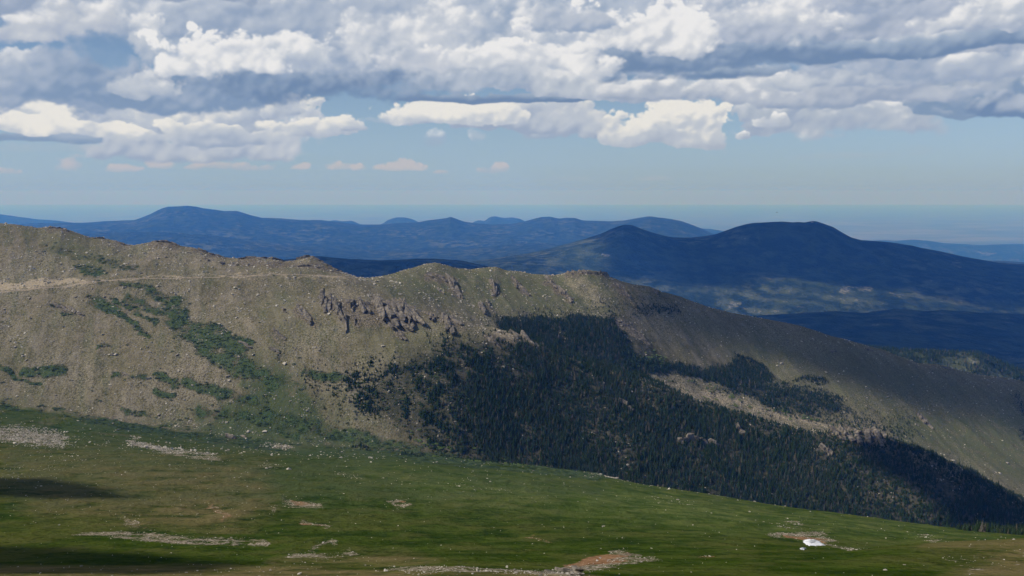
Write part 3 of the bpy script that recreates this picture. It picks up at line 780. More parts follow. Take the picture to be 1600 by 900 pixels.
upc = g.mix(a_for * 0.8, upc, g.mix(g.smooth(n_mid, 0.4, 0.65), (0.022, 0.027, 0.016), (0.075, 0.068, 0.045)))
rock_c = g.mix(g.smooth(n_fine, 0.38, 0.6), (0.065, 0.054, 0.036), (0.26, 0.215, 0.15))
upc = g.mix(g.smooth(a_rock + (n_fine - 0.5) * 1.0 + (n_mid - 0.5) * 1.4, 0.35, 0.75) * 0.9, upc, rock_c)
hgt = n_fine * 0.6 + g.smooth(stone, 0.6, 0.1) * g.clamp(a_tal + a_scree + 0.15 - a_mead * 0.2) * 0.8 + n_mid * 1.3 + n_strk * a_mead * 2.0 + g.smooth(a_scrub + (n_fine - 0.5) * 0.9, 0.3, 0.6) * 0.6 + a_rock * n_fine * 1.6
finish(g, upc, 1.0, hgt, 1.0, 1.6, 0.0)

land = grid_mesh('mountain_slope', XX, YY, ZZ, {'cover': A1, 'ground': A2, 'land': A3}, ground_mat)
land['kind'] = 'structure'


def land_z(x, y):
    """height of the near land under (x, y)"""
    u = x / y
    j = int(np.clip(np.searchsorted(uc, u) - 1, 0, NC - 2)); f = (u - uc[j]) / (uc[j + 1] - uc[j])
    return float(np.interp(y, YY[:, j], ZZ[:, j]) * (1 - f) + np.interp(y, YY[:, j + 1], ZZ[:, j + 1]) * f)


def hit(px, py, k0=0, k1=99):
    """the land point that the photo pixel shows: nearest row, front to back, at that azimuth"""
    j = None
    a, b = (px - 800.0) / F, (450.0 - py) / F
    u = a / (CP + b * SP)
    j = int(np.clip(np.searchsorted(uc, u), 0, NC - 1))
    rows = np.where((KK >= k0) & (KK <= k1))[0]
    p = PY[rows, j]
    low = p[0]
    for n, r in enumerate(rows[1:], 1):
        if p[n] <= py:
            return np.array([XX[r, j], YY[r, j], ZZ[r, j]])
    n = int(np.argmin(np.abs(p - py)))
    r = rows[n]
    return np.array([XX[r, j], YY[r, j], ZZ[r, j]])
# ------------------------------------------------------------------ far ranges and plains
FK = []
def fknot(pts, sm, rows, rel): FK.append((pts, sm, rows, rel))
M2C = [(-600, 440), (480, 428), (700, 418), (740, 409), (770, 406), (800, 402), (830, 397), (860, 390), (885, 383), (900, 379), (920, 373), (940, 366), (955, 359), (965, 355), (976, 352), (988, 353), (1000, 358), (1015, 363), (1030, 368), (1050, 372),
       (1080, 373), (1100, 371), (1120, 367), (1135, 361), (1150, 356), (1165, 352), (1180, 350), (1200, 349), (1222, 348), (1240, 350), (1246, 349), (1258, 350), (1268, 348), (1275, 348), (1288, 352), (1302, 357), (1315, 365), (1330, 373),
       (1345, 377), (1360, 378), (1385, 380), (1400, 382), (1425, 386), (1440, 390), (1470, 395), (1500, 402), (1530, 408), (1560, 413), (1600, 416), (1700, 430), (2200, 450)]
M3C = [(-600, 345), (-200, 355), (0, 352), (60, 350), (100, 349), (130, 349), (160, 347), (185, 346), (210, 345), (222, 341), (235, 336), (250, 328), (262, 324), (278, 323), (292, 322), (305, 323), (318, 326), (335, 328), (350, 330), (370, 330), (390, 336), (410, 341), (425, 341), (440, 342), (460, 344),
       (480, 345), (500, 345), (530, 348), (565, 352), (590, 352), (620, 350), (650, 349), (668, 345), (685, 343), (698, 341), (704, 339), (712, 342), (725, 347), (745, 350), (770, 352), (800, 351), (815, 348), (830, 344), (845, 340), (860, 339), (872, 342), (885, 341), (898, 341), (910, 345), (935, 346), (955, 347), (975, 346),
       (990, 343), (1003, 341), (1015, 339), (1030, 341), (1045, 343), (1065, 347), (1080, 352), (1095, 358), (1110, 365), (1125, 371), (1150, 378), (1200, 395), (1300, 405), (1600, 425), (2200, 440)]
M4C = [(-600, 322), (-200, 325), (0, 335), (30, 339), (60, 343), (90, 345), (120, 349), (160, 352), (480, 352), (505, 348), (522, 344), (535, 346), (550, 345), (563, 351), (596, 351), (606, 344), (618, 340), (632, 340), (645, 343), (655, 348), (735, 350), (742, 346), (749, 344), (757, 346), (765, 339), (773, 338), (788, 341), (800, 340), (812, 342), (828, 350),
       (1000, 353), (1110, 358), (1200, 374), (1340, 379), (1375, 376), (1400, 377), (1425, 375), (1450, 377), (1475, 381), (1500, 382), (1530, 384), (1560, 383), (1590, 382), (1620, 384), (2200, 385)]
fknot([(x, y, Y + 300) for x, y, Y in ridge_pts], .02, 14, 8)
fknot([(-600, 520, 2500), (1100, 600, 2500), (1250, 560, 2500), (1320, 545, 2520), (1360, 546, 2550), (1400, 549, 2600), (1440, 551, 2600), (1470, 553, 2600), (1500, 553, 2600), (1530, 555, 2600), (1555, 566, 2600), (1580, 576, 2600), (1600, 584, 2600), (1700, 640, 2600), (2200, 780, 2600)], .01, 10, 7)
fknot([(-600, 600, 3200), (1250, 640, 3200), (1600, 640, 3200), (2200, 800, 3200)], .02, 14, 15)
fknot([(-600, 500, 5000), (500, 450, 5000), (800, 470, 5000), (1200, 540, 5000), (1600, 560, 5000), (2200, 600, 5000)], .05, 26, 40)
fknot([(-600, 450, 6200), (0, 430, 6200), (400, 412, 6200), (480, 403, 6200), (500, 403, 6200), (530, 406, 6200), (560, 408, 6200), (600, 410, 6200), (640, 410, 6200), (680, 408, 6200), (720, 409, 6200), (760, 418, 6200), (800, 428, 6200), (860, 445, 6200), (950, 475, 6200), (1050, 503, 6200), (1130, 500, 6200), (1190, 494, 6200),
       (1250, 492, 6200), (1300, 488, 6200), (1350, 491, 6200), (1380, 487, 6200), (1400, 485, 6200), (1440, 488, 6200), (1480, 487, 6200), (1550, 491, 6200), (1600, 494, 6200), (2200, 520, 6200)], .006, 16, 14)
fknot([(-600, 470, 7000), (480, 425, 7000), (740, 435, 7000), (900, 470, 7000), (1050, 505, 7000), (1200, 510, 7000), (1600, 512, 7000), (2200, 540, 7000)], .04, 30, 45)
fknot([(-600, 455, 8200), (480, 432, 8200), (740, 420, 8200), (860, 420, 8200), (1000, 430, 8200), (1200, 438, 8200), (1400, 440, 8200), (1600, 450, 8200), (2200, 480, 8200)], .05, 34, 55)
fknot([(x, y, 9500) for x, y in M2C], .0025, 12, 7)
fknot([(x, y + 22, 11500) for x, y in M2C], .03, 20, 60)
fknot([(-600, 385, 15500), (0, 373, 15500), (130, 369, 15500), (200, 366, 15500), (260, 365, 15500), (330, 370, 15500), (420, 384, 15500), (500, 392, 15500), (600, 396, 15500), (700, 392, 15500), (760, 388, 15500), (840, 382, 15500), (900, 386, 15500), (1000, 390, 15500), (1200, 400, 15500), (2200, 430, 15500)], .02, 12, 25)
fknot([(-600, 388, 16800), (0, 376, 16800), (260, 369, 16800), (420, 387, 16800), (600, 398, 16800), (840, 386, 16800), (1000, 392, 16800), (2200, 440, 16800)], .03, 26, 90)
fknot([(x, y, 21000) for x, y in M3C], .0025, 12, 8)
fknot([(x, y + 14, 25000) for x, y in M3C], .02, 22, 110)
fknot([(x, y, 31000) for x, y in M4C], .003, 10, 10)
fknot([(-600, 394, 37000), (2200, 392, 37000)], .02, 12, 20)
fknot([(-600, 352, 60000), (2200, 352, 60000)], .0, 10, 6)
fknot([(-600, 333.0, 120000), (2200, 333.0, 120000)], .0, 6, 3)
fknot([(-600, 322.0, 235000), (2200, 322.0, 235000)], .0, 1, 0)
ucf = np.concatenate([np.linspace(-1.3, -0.625, 60, endpoint=False), np.linspace(-0.625, 0.625, 1050), np.linspace(0.625, 1.3, 60)[1:]])
Yk2, Zk2, Rk2, cn2 = [], [], [], []
for pts, sm, rows, rl in FK:
    e, Y = curve(pts, ucf)
    if sm: e = gsm(e, ucf, sm)
    Yk2.append(Y); Zk2.append(e * Y); Rk2.append(rl); cn2.append(int(rows * 1.35))
Yk2, Zk2 = np.array(Yk2), np.array(Zk2)
Zk2[0] -= 260; Zk2[-3] = -2140; Zk2[-2] = -2330; Zk2[-1] = -3300
for c in (1, 2, 3): Zk2[c] = np.minimum(Zk2[c], -330 if c == 1 else -700)
YF, ZF, KF = hermite_rows(Yk2, Zk2, cn2[:-1])
UF = np.broadcast_to(ucf, YF.shape); XF = UF * YF
relf = np.interp(KF, np.arange(len(Rk2)), Rk2)[:, None]
wlf = 0.16
lx, ly = UF * 60, np.log(YF) * 14                     # wavelengths that grow with distance
ZF = ZF + fbm(XF, YF, 2600, 7, 51, 0.5, True) * relf * 1.0 + fbm(XF, YF, 700, 6, 52, 0.55, True) * relf * 0.45
PXF, PYF = project(XF, YF, ZF)
print('far grid', YF.shape, round(time.time() - T0, 1))
K2F = np.broadcast_to(KF[:, None], YF.shape)
wfa, wfb = fbm(XF, YF, 900, 5, 61, 0.6) * 26, fbm(XF, YF, 900, 5, 62, 0.6) * 9


def fst(pts, w, k0, k1):
    d, _ = seg_dist(PXF + wfa, PYF + wfb, pts)
    return np.clip((w * 1.5 - d) / w, 0, 1) * (K2F >= k0) * (K2F <= k1)


clear = mx(fst([(1325, 455), (1350, 452), (1372, 455)], 5, 4, 7.2) * 0.9, fst([(1400, 460), (1415, 464)], 3, 4, 7.2) * .6, fst([(1490, 410), (1500, 416)], 2.5, 4, 7.3) * 0.7,
           fst([(1510, 440), (1530, 450)], 6, 4, 7.2) * 0.4, fst([(1560, 458), (1568, 470)], 4, 4, 7.2) * 0.4, fst([(941, 397), (950, 400)], 2.5, 4, 7.3), fst([(1140, 477), (1160, 480)], 5, 4, 7.2) * 0.8,
           fst([(1240, 480), (1256, 482)], 1.5, 4, 7.2), fst([(808, 380), (820, 382)], 4, 7.5, 12) * 0.6, fst([(840, 382), (852, 386)], 6, 7.5, 12) * 0.5, fst([(430, 384), (446, 381)], 2.5, 7.5, 12) * 0.6, fst([(470, 380), (478, 380)], 2, 7.5, 12) * 0.5,
           fst([(556, 383), (575, 388)], 4, 7.5, 12) * 0.4, fst([(443, 350), (455, 352)], 2, 7.5, 12.2) * 0.4, fst([(268, 333), (280, 337)], 4, 9, 12.2) * 0.35, fst([(316, 332), (318, 333)], 2.5, 9, 12.2) * 0.5, fst([(200, 348), (204, 353)], 3, 9, 12.2) * 0.5,
           fst([(316, 354), (332, 354)], 2.5, 9, 12.2) * 0.4, fst([(365, 345), (380, 352)], 4, 9, 12.2) * 0.3, fst([(1005, 343), (1016, 345)], 3, 9, 12.2) * 0.35, fst([(1520, 393), (1555, 398)], 4, 11, 14.2) * 0.8, fst([(1440, 385), (1455, 388)], 3, 11, 14.2) * 0.7, fst([(1560, 403), (1590, 405)], 3, 11, 14.2) * 0.6,
           fst([(1465, 563), (1500, 567)], 2.2, 0, 2.2) * 0.6, fst([(1512, 561), (1530, 567)], 3.5, 0, 2.2) * 0.8, fst([(1530, 530), (1550, 545)], 3, 2, 4) * 0.4, fst([(1570, 495), (1590, 505)], 5, 2, 4.2) * 0.4, fst([(1370, 485), (1395, 487)], 3, 2, 4.2) * 0.3)
lit_green = mx(soft_poly(PXF + wfa, PYF + wfb, [(1180, 425), (1250, 425), (1330, 440), (1380, 445), (1370, 480), (1300, 490), (1180, 492), (1120, 480)], 14) * (K2F > 4) * (K2F < 7.2) * 0.2,  # sunlit patches of the dark range, put into its colour as lighter green
            soft_poly(PXF + wfa, PYF + wfb, [(860, 395), (940, 375), (970, 380), (960, 430), (1000, 470), (900, 450)], 18) * (K2F > 4) * (K2F < 7.3) * 0.35,
            soft_poly(PXF + wfa, PYF + wfb, [(1030, 455), (1180, 425), (1180, 480), (1060, 490)], 14) * (K2F > 4) * (K2F < 7.2) * 0.2)
plain = np.clip((K2F - 13.7) / 0.6, 0, 1)
AF = np.stack([clear, lit_green, plain, np.ones_like(plain)], -1)
hills_mat, g = new_mat('forested_hills')
pos = N(g, g.node('ShaderNodeNewGeometry').outputs['Position'])
c_clear, c_lit, c_plain, _ = attr(g, 'cover')
nb = g.noise(pos, 1 / 900, 6, 0.6); nm = g.noise(pos, 1 / 160, 5, 0.62); nf = g.noise(pos, 1 / 30, 3, 0.6)
hc = g.mix(g.smooth(nm, 0.4, 0.62), (0.009, 0.016, 0.009), (0.034, 0.047, 0.023))
hc = g.mix(g.smooth(nb, 0.48, 0.62) * g.smooth(nm, 0.44, 0.60) * 0.55, hc, (0.12, 0.125, 0.075))
hc = g.mix(g.smooth(nm * 0.6 + nf * 0.4, 0.60, 0.68) * g.smooth(nb, 0.45, 0.55) * 0.7, hc, (0.26, 0.24, 0.20))
hc = g.mix(c_lit, hc, g.mix(g.smooth(nm, 0.4, 0.6), (0.045, 0.07, 0.034), (0.085, 0.11, 0.055)))  # painted sunlit green over the forest tone
hc = g.mix(g.smooth(c_clear * 0.8 + (nm - 0.5) * 2.2 + (nf - 0.5) * 1.6, 0.45, 1.05) * g.smooth(c_clear, 0.02, 0.3) * 0.75, hc, (0.25, 0.23, 0.19))
pl = g.noise(g.vmath('MULTIPLY', pos, (1 / 5000, 1 / 2200, 0)), 1.0, 6, 0.62)
hc = g.mix(c_plain, hc, g.mix(g.smooth(pl, 0.40, 0.62), (0.11, 0.13, 0.10), (0.21, 0.21, 0.165)))
finish(g, hc, 0.95, nm * 1.0 + nf * 0.35, 1.0, 40.0, 0.0)
hills = grid_mesh('hills', XF, YF, ZF, {'cover': AF}, hills_mat)
hills['kind'] = 'structure'

# ------------------------------------------------------------------ haze: one closed box of even air round camera and land
hz = bpy.data.meshes.new('haze')
HX, HY0, HY1, HZ0, HZ1 = 330000, -3000, 240000, -3700, 240
v = [(x, y, z) for z in (HZ0, HZ1) for y in (HY0, HY1) for x in (-HX, HX)]
hz.from_pydata(v, [], [(0, 2, 3, 1), (4, 5, 7, 6), (0, 1, 5, 4), (2, 6, 7, 3), (0, 4, 6, 2), (1, 3, 7, 5)])
haze = bpy.data.objects.new('haze', hz)
COL.objects.link(haze)
haze['kind'] = 'stuff'
hm, g = new_mat('thin_air')
pv = g.node('ShaderNodeVolumePrincipled')
pv.inputs['Color'].default_value = (0.085, 0.31, 1.0, 1)
pv.inputs['Absorption Color'].default_value = (0.92, 0.86, 1, 1)
pv.inputs['Density'].default_value = 4.6e-5
pv.inputs['Anisotropy'].default_value = 0.0
o = g.node('ShaderNodeOutputMaterial')
g.t.links.new(pv.outputs[0], o.inputs['Volume'])
hz.materials.append(hm)
# ------------------------------------------------------------------ helpers for things
def tag(o, label=None, cat=None, group=None, kind=None):
    if label: o['label'] = label
    if cat: o['category'] = cat
    if group: o['group'] = group
    if kind: o['kind'] = kind
    return o


def empty(name, loc, rz=0.0):
    o = bpy.data.objects.new(name, None)
    o.empty_display_size = 1.0
    COL.objects.link(o); o.location = loc; o.rotation_euler = (0, 0, rz)
    return o


def obj(name, me, parent=None, loc=None):
    o = bpy.data.objects.new(name, me)
    COL.objects.link(o)
    if parent: o.parent = parent
    if loc is not None: o.location = loc
    return o


def mesh(name, verts, faces, mat, smooth=False, mats=None, fm=None):
    me = bpy.data.meshes.new(name)
    me.from_pydata([tuple(map(float, v)) for v in verts], [], faces)
    for m in (mats or [mat]): me.materials.append(m)
    if fm: me.polygons.foreach_set('material_index', fm)
    if smooth: me.polygons.foreach_set('use_smooth', [True] * len(me.polygons))
    me.update()
    return me


import bmesh
RN = random.Random(5)


def hull_mesh(name, clumps, mat):
    """clumps: lists of points; every list becomes one closed angular block of the same mesh"""
    bm = bmesh.new()
    for pts in clumps:
        vs = [bm.verts.new(p) for p in pts]
        r = bmesh.ops.convex_hull(bm, input=vs)
        dead = [e for e in r['geom_interior'] if isinstance(e, bmesh.types.BMVert)]
        bmesh.ops.delete(bm, geom=list(set(dead)), context='VERTS')
    me = bpy.data.meshes.new(name)
    bm.to_mesh(me); bm.free(); me.materials.append(mat)
    return me


def block(c, ax, sx, sy, sz, n=16, rn=RN):
    """random angular block round c; ax = 3x3 axes"""
    out = []
    for _ in range(n):
        v = np.array([rn.uniform(-1, 1), rn.uniform(-1, 1), rn.uniform(-1, 1)])
        m = np.max(np.abs(v)); v = v / m * rn.uniform(0.75, 1.0)
        out.append(np.array(c) + ax[0] * v[0] * sx + ax[1] * v[1] * sy + ax[2] * v[2] * sz)
    return out


# ------------------------------------------------------------------ materials
rock_mat, g = new_mat('granite')
gp = g.node('ShaderNodeNewGeometry'); pos = N(g, gp.outputs['Position'])
oi = g.node('ShaderNodeObjectInfo'); rn_ = N(g, oi.outputs['Random'])
r1 = g.noise(pos, 1 / 5.0, 6, 0.65); r2 = g.noise(g.vmath('MULTIPLY', pos, (1, 1, 0.35)), 1 / 1.6, 5, 0.6)
rc = g.mix(g.smooth(r1, 0.38, 0.64), (0.050, 0.043, 0.033), (0.235, 0.20, 0.152))
rc = g.mix(g.smooth(r2, 0.55, 0.72) * 0.6, rc, (0.055, 0.047, 0.043))
rc = g.mix(rn_ * 0.25, rc, (0.21, 0.18, 0.14))
finish(g, rc, 0.9, r1 * 1.2 + r2 * 0.8, 0.9, 0.8, 0.2)

boulder_mat, g = new_mat('boulder_stone')
oi = g.node('ShaderNodeObjectInfo'); rn_ = N(g, oi.outputs['Random'])
pos = N(g, g.node('ShaderNodeNewGeometry').outputs['Position'])
b1 = g.noise(pos, 1.4, 4, 0.6)
bc = g.mix(rn_, (0.22, 0.19, 0.15), (0.58, 0.52, 0.43))
bc = g.mix(g.smooth(b1, 0.5, 0.7) * 0.5, bc, (0.15, 0.13, 0.10))
finish(g, bc, 0.9, b1, 0.5, 0.2, 0.2)

needle_mat, g = new_mat('spruce_needles')
oi = g.node('ShaderNodeObjectInfo'); rn_ = N(g, oi.outputs['Random'])
pos = N(g, g.node('ShaderNodeNewGeometry').outputs['Position'])
t1 = g.noise(pos, 0.9, 3, 0.6); t2 = g.noise(pos, 1 / 60, 3, 0.5)
tcx = g.mix(rn_, (0.013, 0.028, 0.010), (0.034, 0.056, 0.019))
tcx = g.mix(g.smooth(t2, 0.45, 0.65) * 0.5, tcx, (0.035, 0.050, 0.027))
tcx = g.mix(g.smooth(t1, 0.55, 0.7) * 0.4, tcx, (0.060, 0.074, 0.034))
tcx = g.mix(g.smooth(rn_, 0.91, 0.93) * 0.7, tcx, (0.13, 0.105, 0.08))       # the odd dead tree
finish(g, tcx, 1.0, None, spec=0.0)

bark_mat, g = new_mat('weathered_bark')
oi = g.node('ShaderNodeObjectInfo')
finish(g, g.mix(N(g, oi.outputs['Random']), (0.12, 0.10, 0.08), (0.30, 0.27, 0.24)), 0.9)

leaf_mat, g = new_mat('willow_leaves')
oi = g.node('ShaderNodeObjectInfo'); rn_ = N(g, oi.outputs['Random'])
finish(g, g.mix(rn_, (0.028, 0.052, 0.020), (0.075, 0.102, 0.040)), 0.85, None, spec=0.1)

aspen_mat, g = new_mat('bright_willow_leaves')
oi = g.node('ShaderNodeObjectInfo'); rn_ = N(g, oi.outputs['Random'])
finish(g, g.mix(rn_, (0.075, 0.12, 0.03), (0.13, 0.17, 0.05)), 0.85, None, spec=0.1)


# ------------------------------------------------------------------ dirt road along the slope
dirt_mat, g = new_mat('packed_dirt')
pos = N(g, g.node('ShaderNodeNewGeometry').outputs['Position'])
q1 = g.noise(pos, 1 / 3.0, 5, 0.6)
finish(g, g.mix(g.smooth(q1, 0.35, 0.65), (0.24, 0.18, 0.13), (0.34, 0.27, 0.20)), 0.95, q1, 0.3, 0.3)
cols = np.where(uc < u_end + 0.004)[0][30:]
vs, fs = [], []
for n, j in enumerate(cols):
    x, y, z = XX[ROW_ROAD, j], yr0[j], zr0[j]
    for k, (oy, oz) in enumerate(((-3.6, -0.5), (-3.4, 0.12), (0, 0.2), (3.4, 0.14), (3.6, -0.5))):
        vs.append((uc[j] * (y + oy), y + oy, z + oz))
for n in range(len(cols) - 1):
    for k in range(4): fs.append((n * 5 + k, n * 5 + 5 + k, n * 5 + 6 + k, n * 5 + 1 + k))
road = obj('dirt_road', mesh('dirt_road', vs, fs, dirt_mat, True))
road['kind'] = 'structure'

# ------------------------------------------------------------------ snow patch
snow_mat, g = new_mat('old_snow')
pos = N(g, g.node('ShaderNodeNewGeometry').outputs['Position'])
q1 = g.noise(pos, 0.8, 4, 0.6)
finish(g, g.mix(g.smooth(q1, 0.4, 0.62), (0.74, 0.72, 0.70), (0.90, 0.90, 0.90)), 0.6, q1, 0.4, 0.15, 0.3)


def snow_patch(outline, label):
    oc = np.array(outline, float); c = oc.mean(0)
    rings = 7; n = 44
    t = np.linspace(0, len(oc), n, endpoint=False)
    ext = np.vstack([oc, oc[:1]])
    ox = np.interp(t, range(len(ext)), ext[:, 0]); oy = np.interp(t, range(len(ext)), ext[:, 1])
    jit = 1 + 0.13 * np.array([RN.uniform(-1, 1) for _ in range(n)])
    base = hit(c[0], c[1], 2, 7)
    vs = [(0, 0, 0.2)]; fs = []
    for r in range(1, rings + 1):
        s = r / rings
        for i in range(n):
            p = hit(c[0] + (ox[i] - c[0]) * s * jit[i], c[1] + (oy[i] - c[1]) * s * jit[i], 2, 7)
            hgt = 0.16 * (1 - s ** 4) - (0.2 if r == rings else 0)
            vs.append(tuple(p + np.array([0, 0, hgt + 0.05]) - base))
    for i in range(n): fs.append((0, 1 + i, 1 + (i + 1) % n))
    for r in range(rings - 1):
        for i in range(n):
            a, b = 1 + r * n + i, 1 + r * n + (i + 1) % n
            fs.append((a, a + n, b + n, b))
    o = obj('snow_patch', mesh('snow_patch', vs, fs, snow_mat, True), None, tuple(base))
    tag(o, label, 'snow patch')


snow_patch([(1254, 844), (1263, 842.5), (1272, 843), (1279, 846), (1284, 849), (1289, 852.5), (1276, 853.5), (1262, 853), (1257, 850), (1254, 847)], 'large bright white snow patch lying in bare brown earth at lower right')
snow_patch([(1249, 857), (1254, 856), (1259, 857), (1256, 859.5), (1250, 859)], 'tiny grey white snow remnant just below the large snow patch')

# ------------------------------------------------------------------ rock outcrops
def axes(d, tilt=0.0):
    d = np.array(d, float); d /= np.linalg.norm(d)
    s = np.cross(d, (0, 0, 1.0)); s /= np.linalg.norm(s)
    n = np.cross(s, d)
    return np.array([d, s, n])


def rock_rib(parent, base, x0, y0, x1, y1, w, h, k0, k1, n=None):
    w, h = w * 1.25, h * 1.5
    a, b = hit(x0, y0, k0, k1), hit(x1, y1, k0, k1)
    L = np.linalg.norm(b - a)
    n = n or int(np.clip(L / (w * 1.9), 2, 7))
    cl = []
    for i in range(n):
        t = (i + 0.5) / n
        p = a + (b - a) * t
        dirv = (b - a) / max(L, 1e-3)
        dirv = dirv + np.array([RN.uniform(-.25, .25), RN.uniform(-.25, .25), RN.uniform(-.15, .15)])
        A = axes(dirv)
        k = RN.uniform(0.65, 1.2) * (1.1 - 0.55 * t)
        hh = h * k * 0.62
        p = p + A[1] * RN.uniform(-.25, .25) * w + np.array([0, 0, hh * 0.28])
        cl.append(block(p - base, A, L / n * RN.uniform(0.9, 1.4), w * 0.36 * RN.uniform(0.6, 1.1), hh * 0.8, 26))
        if RN.random() < 0.7:
            q = p + A[1] * RN.uniform(-1, 1) * w * 0.6 - np.array([0, 0, hh * 0.5])
            cl.append(block(q - base, A, L / n * 0.4, w * 0.3, hh * 0.7, 12))
    me = hull_mesh('rock_rib', cl, rock_mat)
    return obj('rock_rib', me, parent)



def outcrop(label, ribs, k0=8, k1=15, group=None):
    base = hit(ribs[0][0], ribs[0][1], k0, k1)
    e = empty('rock_outcrop', tuple(base))
    tag(e, label, 'rock outcrop', group)
    for r in ribs: rock_rib(e, base, *r, k0, k1)
    return e


outcrop('largest dark ribbed cliff with three deep shadowed gullies in middle of slope',
        [(588, 476, 600, 500, 10, 11), (600, 475, 618, 508, 11, 12), (612, 474, 634, 518, 10, 12), (628, 475, 640, 505, 9, 11), (606, 490, 622, 528, 7, 6), (643, 484, 652, 505, 8, 9), (592, 474, 640, 477, 8, 7), (594, 480, 606, 512, 8, 9), (606, 474, 624, 500, 8, 11), (620, 478, 638, 512, 8, 11), (634, 476, 648, 500, 8, 9), (614, 500, 630, 530, 7, 6), (586, 474, 594, 492, 8, 9)], 8, 10.6)
outcrop('long thin dark rock rib left of the big ribbed cliff', [(518, 470, 528, 488, 8, 9), (522, 476, 534, 498, 8, 10), (532, 492, 543, 512, 7, 8)], 8, 10.6)
outcrop('grey broken crag at the left end of the row of cliffs', [(500, 469, 508, 486, 9, 8), (508, 467, 518, 480, 8, 7)], 8, 10.8)
outcrop('low blocky rocks between the long thin rib and the big cliff', [(544, 474, 570, 475, 6, 6), (548, 474, 552, 486, 7, 8), (562, 474, 566, 488, 7, 8), (570, 477, 574, 488, 5, 5), (553, 502, 556, 510, 3, 4)], 8, 10.6)
outcrop('small dark notched crag right of the big ribbed cliff', [(668, 489, 672, 498, 6, 6), (674, 488, 678, 502, 7, 8)], 8, 10.6)
outcrop('grey wedge of rock with diagonal dark edge near the spur crest', [(688, 492, 698, 512, 9, 8), (700, 494, 716, 506, 9, 8), (696, 506, 706, 522, 8, 6)], 8, 10.4)
outcrop('dark boulder heap on the crest of the spur above the forest', [(762, 528, 778, 542, 6, 7), (800, 520, 812, 530, 7, 6), (816, 526, 830, 538, 7, 6)], 8.5, 10.6)
outcrop('brown broken rocks low on the slope left of the cliffs', [(462, 480, 470, 492, 8, 4), (472, 488, 482, 500, 8, 5), (480, 496, 488, 506, 6, 4), (438, 482, 446, 488, 6, 3), (430, 520, 440, 530, 6, 3), (424, 545, 434, 552, 5, 3)], 8, 10.6)
outcrop('rocky brow with dark upright rib just under the rounded central summit', [(668, 430, 678, 438, 8, 4), (680, 430, 694, 440, 8, 4), (700, 433, 706, 450, 8, 9), (708, 438, 716, 462, 8, 7), (712, 456, 722, 466, 7, 4), (684, 452, 690, 460, 6, 3)], 12.4, 14)
outcrop('solitary narrow dark pillar of rock on the central ridge', [(766, 440, 770, 452, 7, 9), (770, 446, 774, 462, 7, 9)], 12, 14)
outcrop('squat grey crag standing low on the central ridge flank', [(750, 474, 754, 490, 9, 8), (758, 470, 764, 480, 6, 4)], 12, 14)
outcrop('short slanting rock rib between pillar and long rib on ridge', [(802, 438, 808, 450, 6, 8), (808, 448, 822, 460, 6, 6)], 12, 14)
outcrop('longest slanting dark rock rib running down the central ridge', [(854, 436, 864, 448, 6, 7), (864, 446, 876, 456, 6, 8), (872, 454, 886, 466, 6, 9), (884, 463, 890, 472, 6, 8)], 12, 14)
outcrop('jagged row of small rock teeth along the ridge crest', [(x, 425.5 + abs(x - 905) * 0.09, x + 5, 427 + abs(x - 905) * 0.09, 4, RN.uniform(4, 7)) for x in (886, 894, 902, 911, 919, 928, 936, 944)], 13.5, 14.05)
outcrop('dark leaning slab on the shaded shoulder past the rock teeth', [(966, 447, 974, 456, 6, 7), (972, 454, 981, 465, 6, 7)], 12.5, 14)
outcrop('small dark rock high on the shaded right shoulder', [(1020, 455, 1027, 461, 6, 6)], 12.5, 14)
outcrop('narrow pale rock strip between forest and the shaded grey slope', [(966, 504, 980, 512, 7, 5), (978, 508, 996, 522, 7, 6), (992, 518, 1010, 536, 7, 6)], 10.6, 12.6)
outcrop('broad pale crag of jumbled slabs at the top edge of lower forest', [(1302, 672, 1312, 684, 10, 9), (1316, 670, 1328, 688, 11, 11), (1332, 672, 1344, 692, 11, 10), (1348, 671, 1358, 692, 11, 11), (1362, 674, 1376, 692, 11, 10), (1378, 678, 1394, 690, 10, 8)], 8.6, 10.4)
outcrop('dark pointed crag on the shaded grass behind the pale crag', [(1434, 652, 1442, 662, 7, 9), (1442, 656, 1450, 668, 7, 8)], 10.6, 12.9)
outcrop('arc of pale stones showing through the middle of lower forest', [(1062, 694, 1072, 690, 6, 9), (1074, 689, 1086, 687, 7, 9), (1092, 689, 1102, 693, 6, 8), (1108, 694, 1118, 699, 7, 9)], 8.6, 10.2)
outcrop('pale stone fin in the forest above the arc of stones', [(1150, 668, 1156, 676, 6, 10), (1157, 678, 1164, 684, 6, 9)], 8.6, 10.2)
outcrop('small white streaked rock in the forest left of pale crag', [(1281, 699, 1288, 705, 6, 10), (1289, 705, 1298, 712, 6, 9)], 8.6, 10.2)
outcrop('pale rock fleck high in the upper part of lower forest', [(968, 628, 976, 632, 6, 8), (980, 638, 986, 644, 5, 7)], 8.6, 10.2)
outcrop('flat grey broken slab at the very bottom edge of the meadow', [(850, 893, 862, 894, 1.3, 0.35), (866, 892.5, 884, 894, 1.4, 0.45), (888, 894, 904, 897, 1.3, 0.4)], 1.6, 3.2)
outcrop('dark rock knob on the far left skyline', [(76, 356.5, 84, 356.5, 7, 4), (88, 357, 96, 357.5, 6, 3.5), (98, 359, 106, 362, 6, 4)], 13.2, 14.02)
outcrop('low rocks on the skyline dip right of the left knob', [(142, 372, 148, 373, 5, 2.6), (152, 372.5, 162, 374, 5, 3), (186, 379.5, 198, 384, 5, 2.6)], 13.2, 14.02)
outcrop('rock cap on the small second summit of the left skyline', [(236, 379, 246, 378, 7, 3.4), (250, 378, 262, 379, 7, 3.6), (266, 380, 276, 384, 6, 3)], 13.2, 14.02)
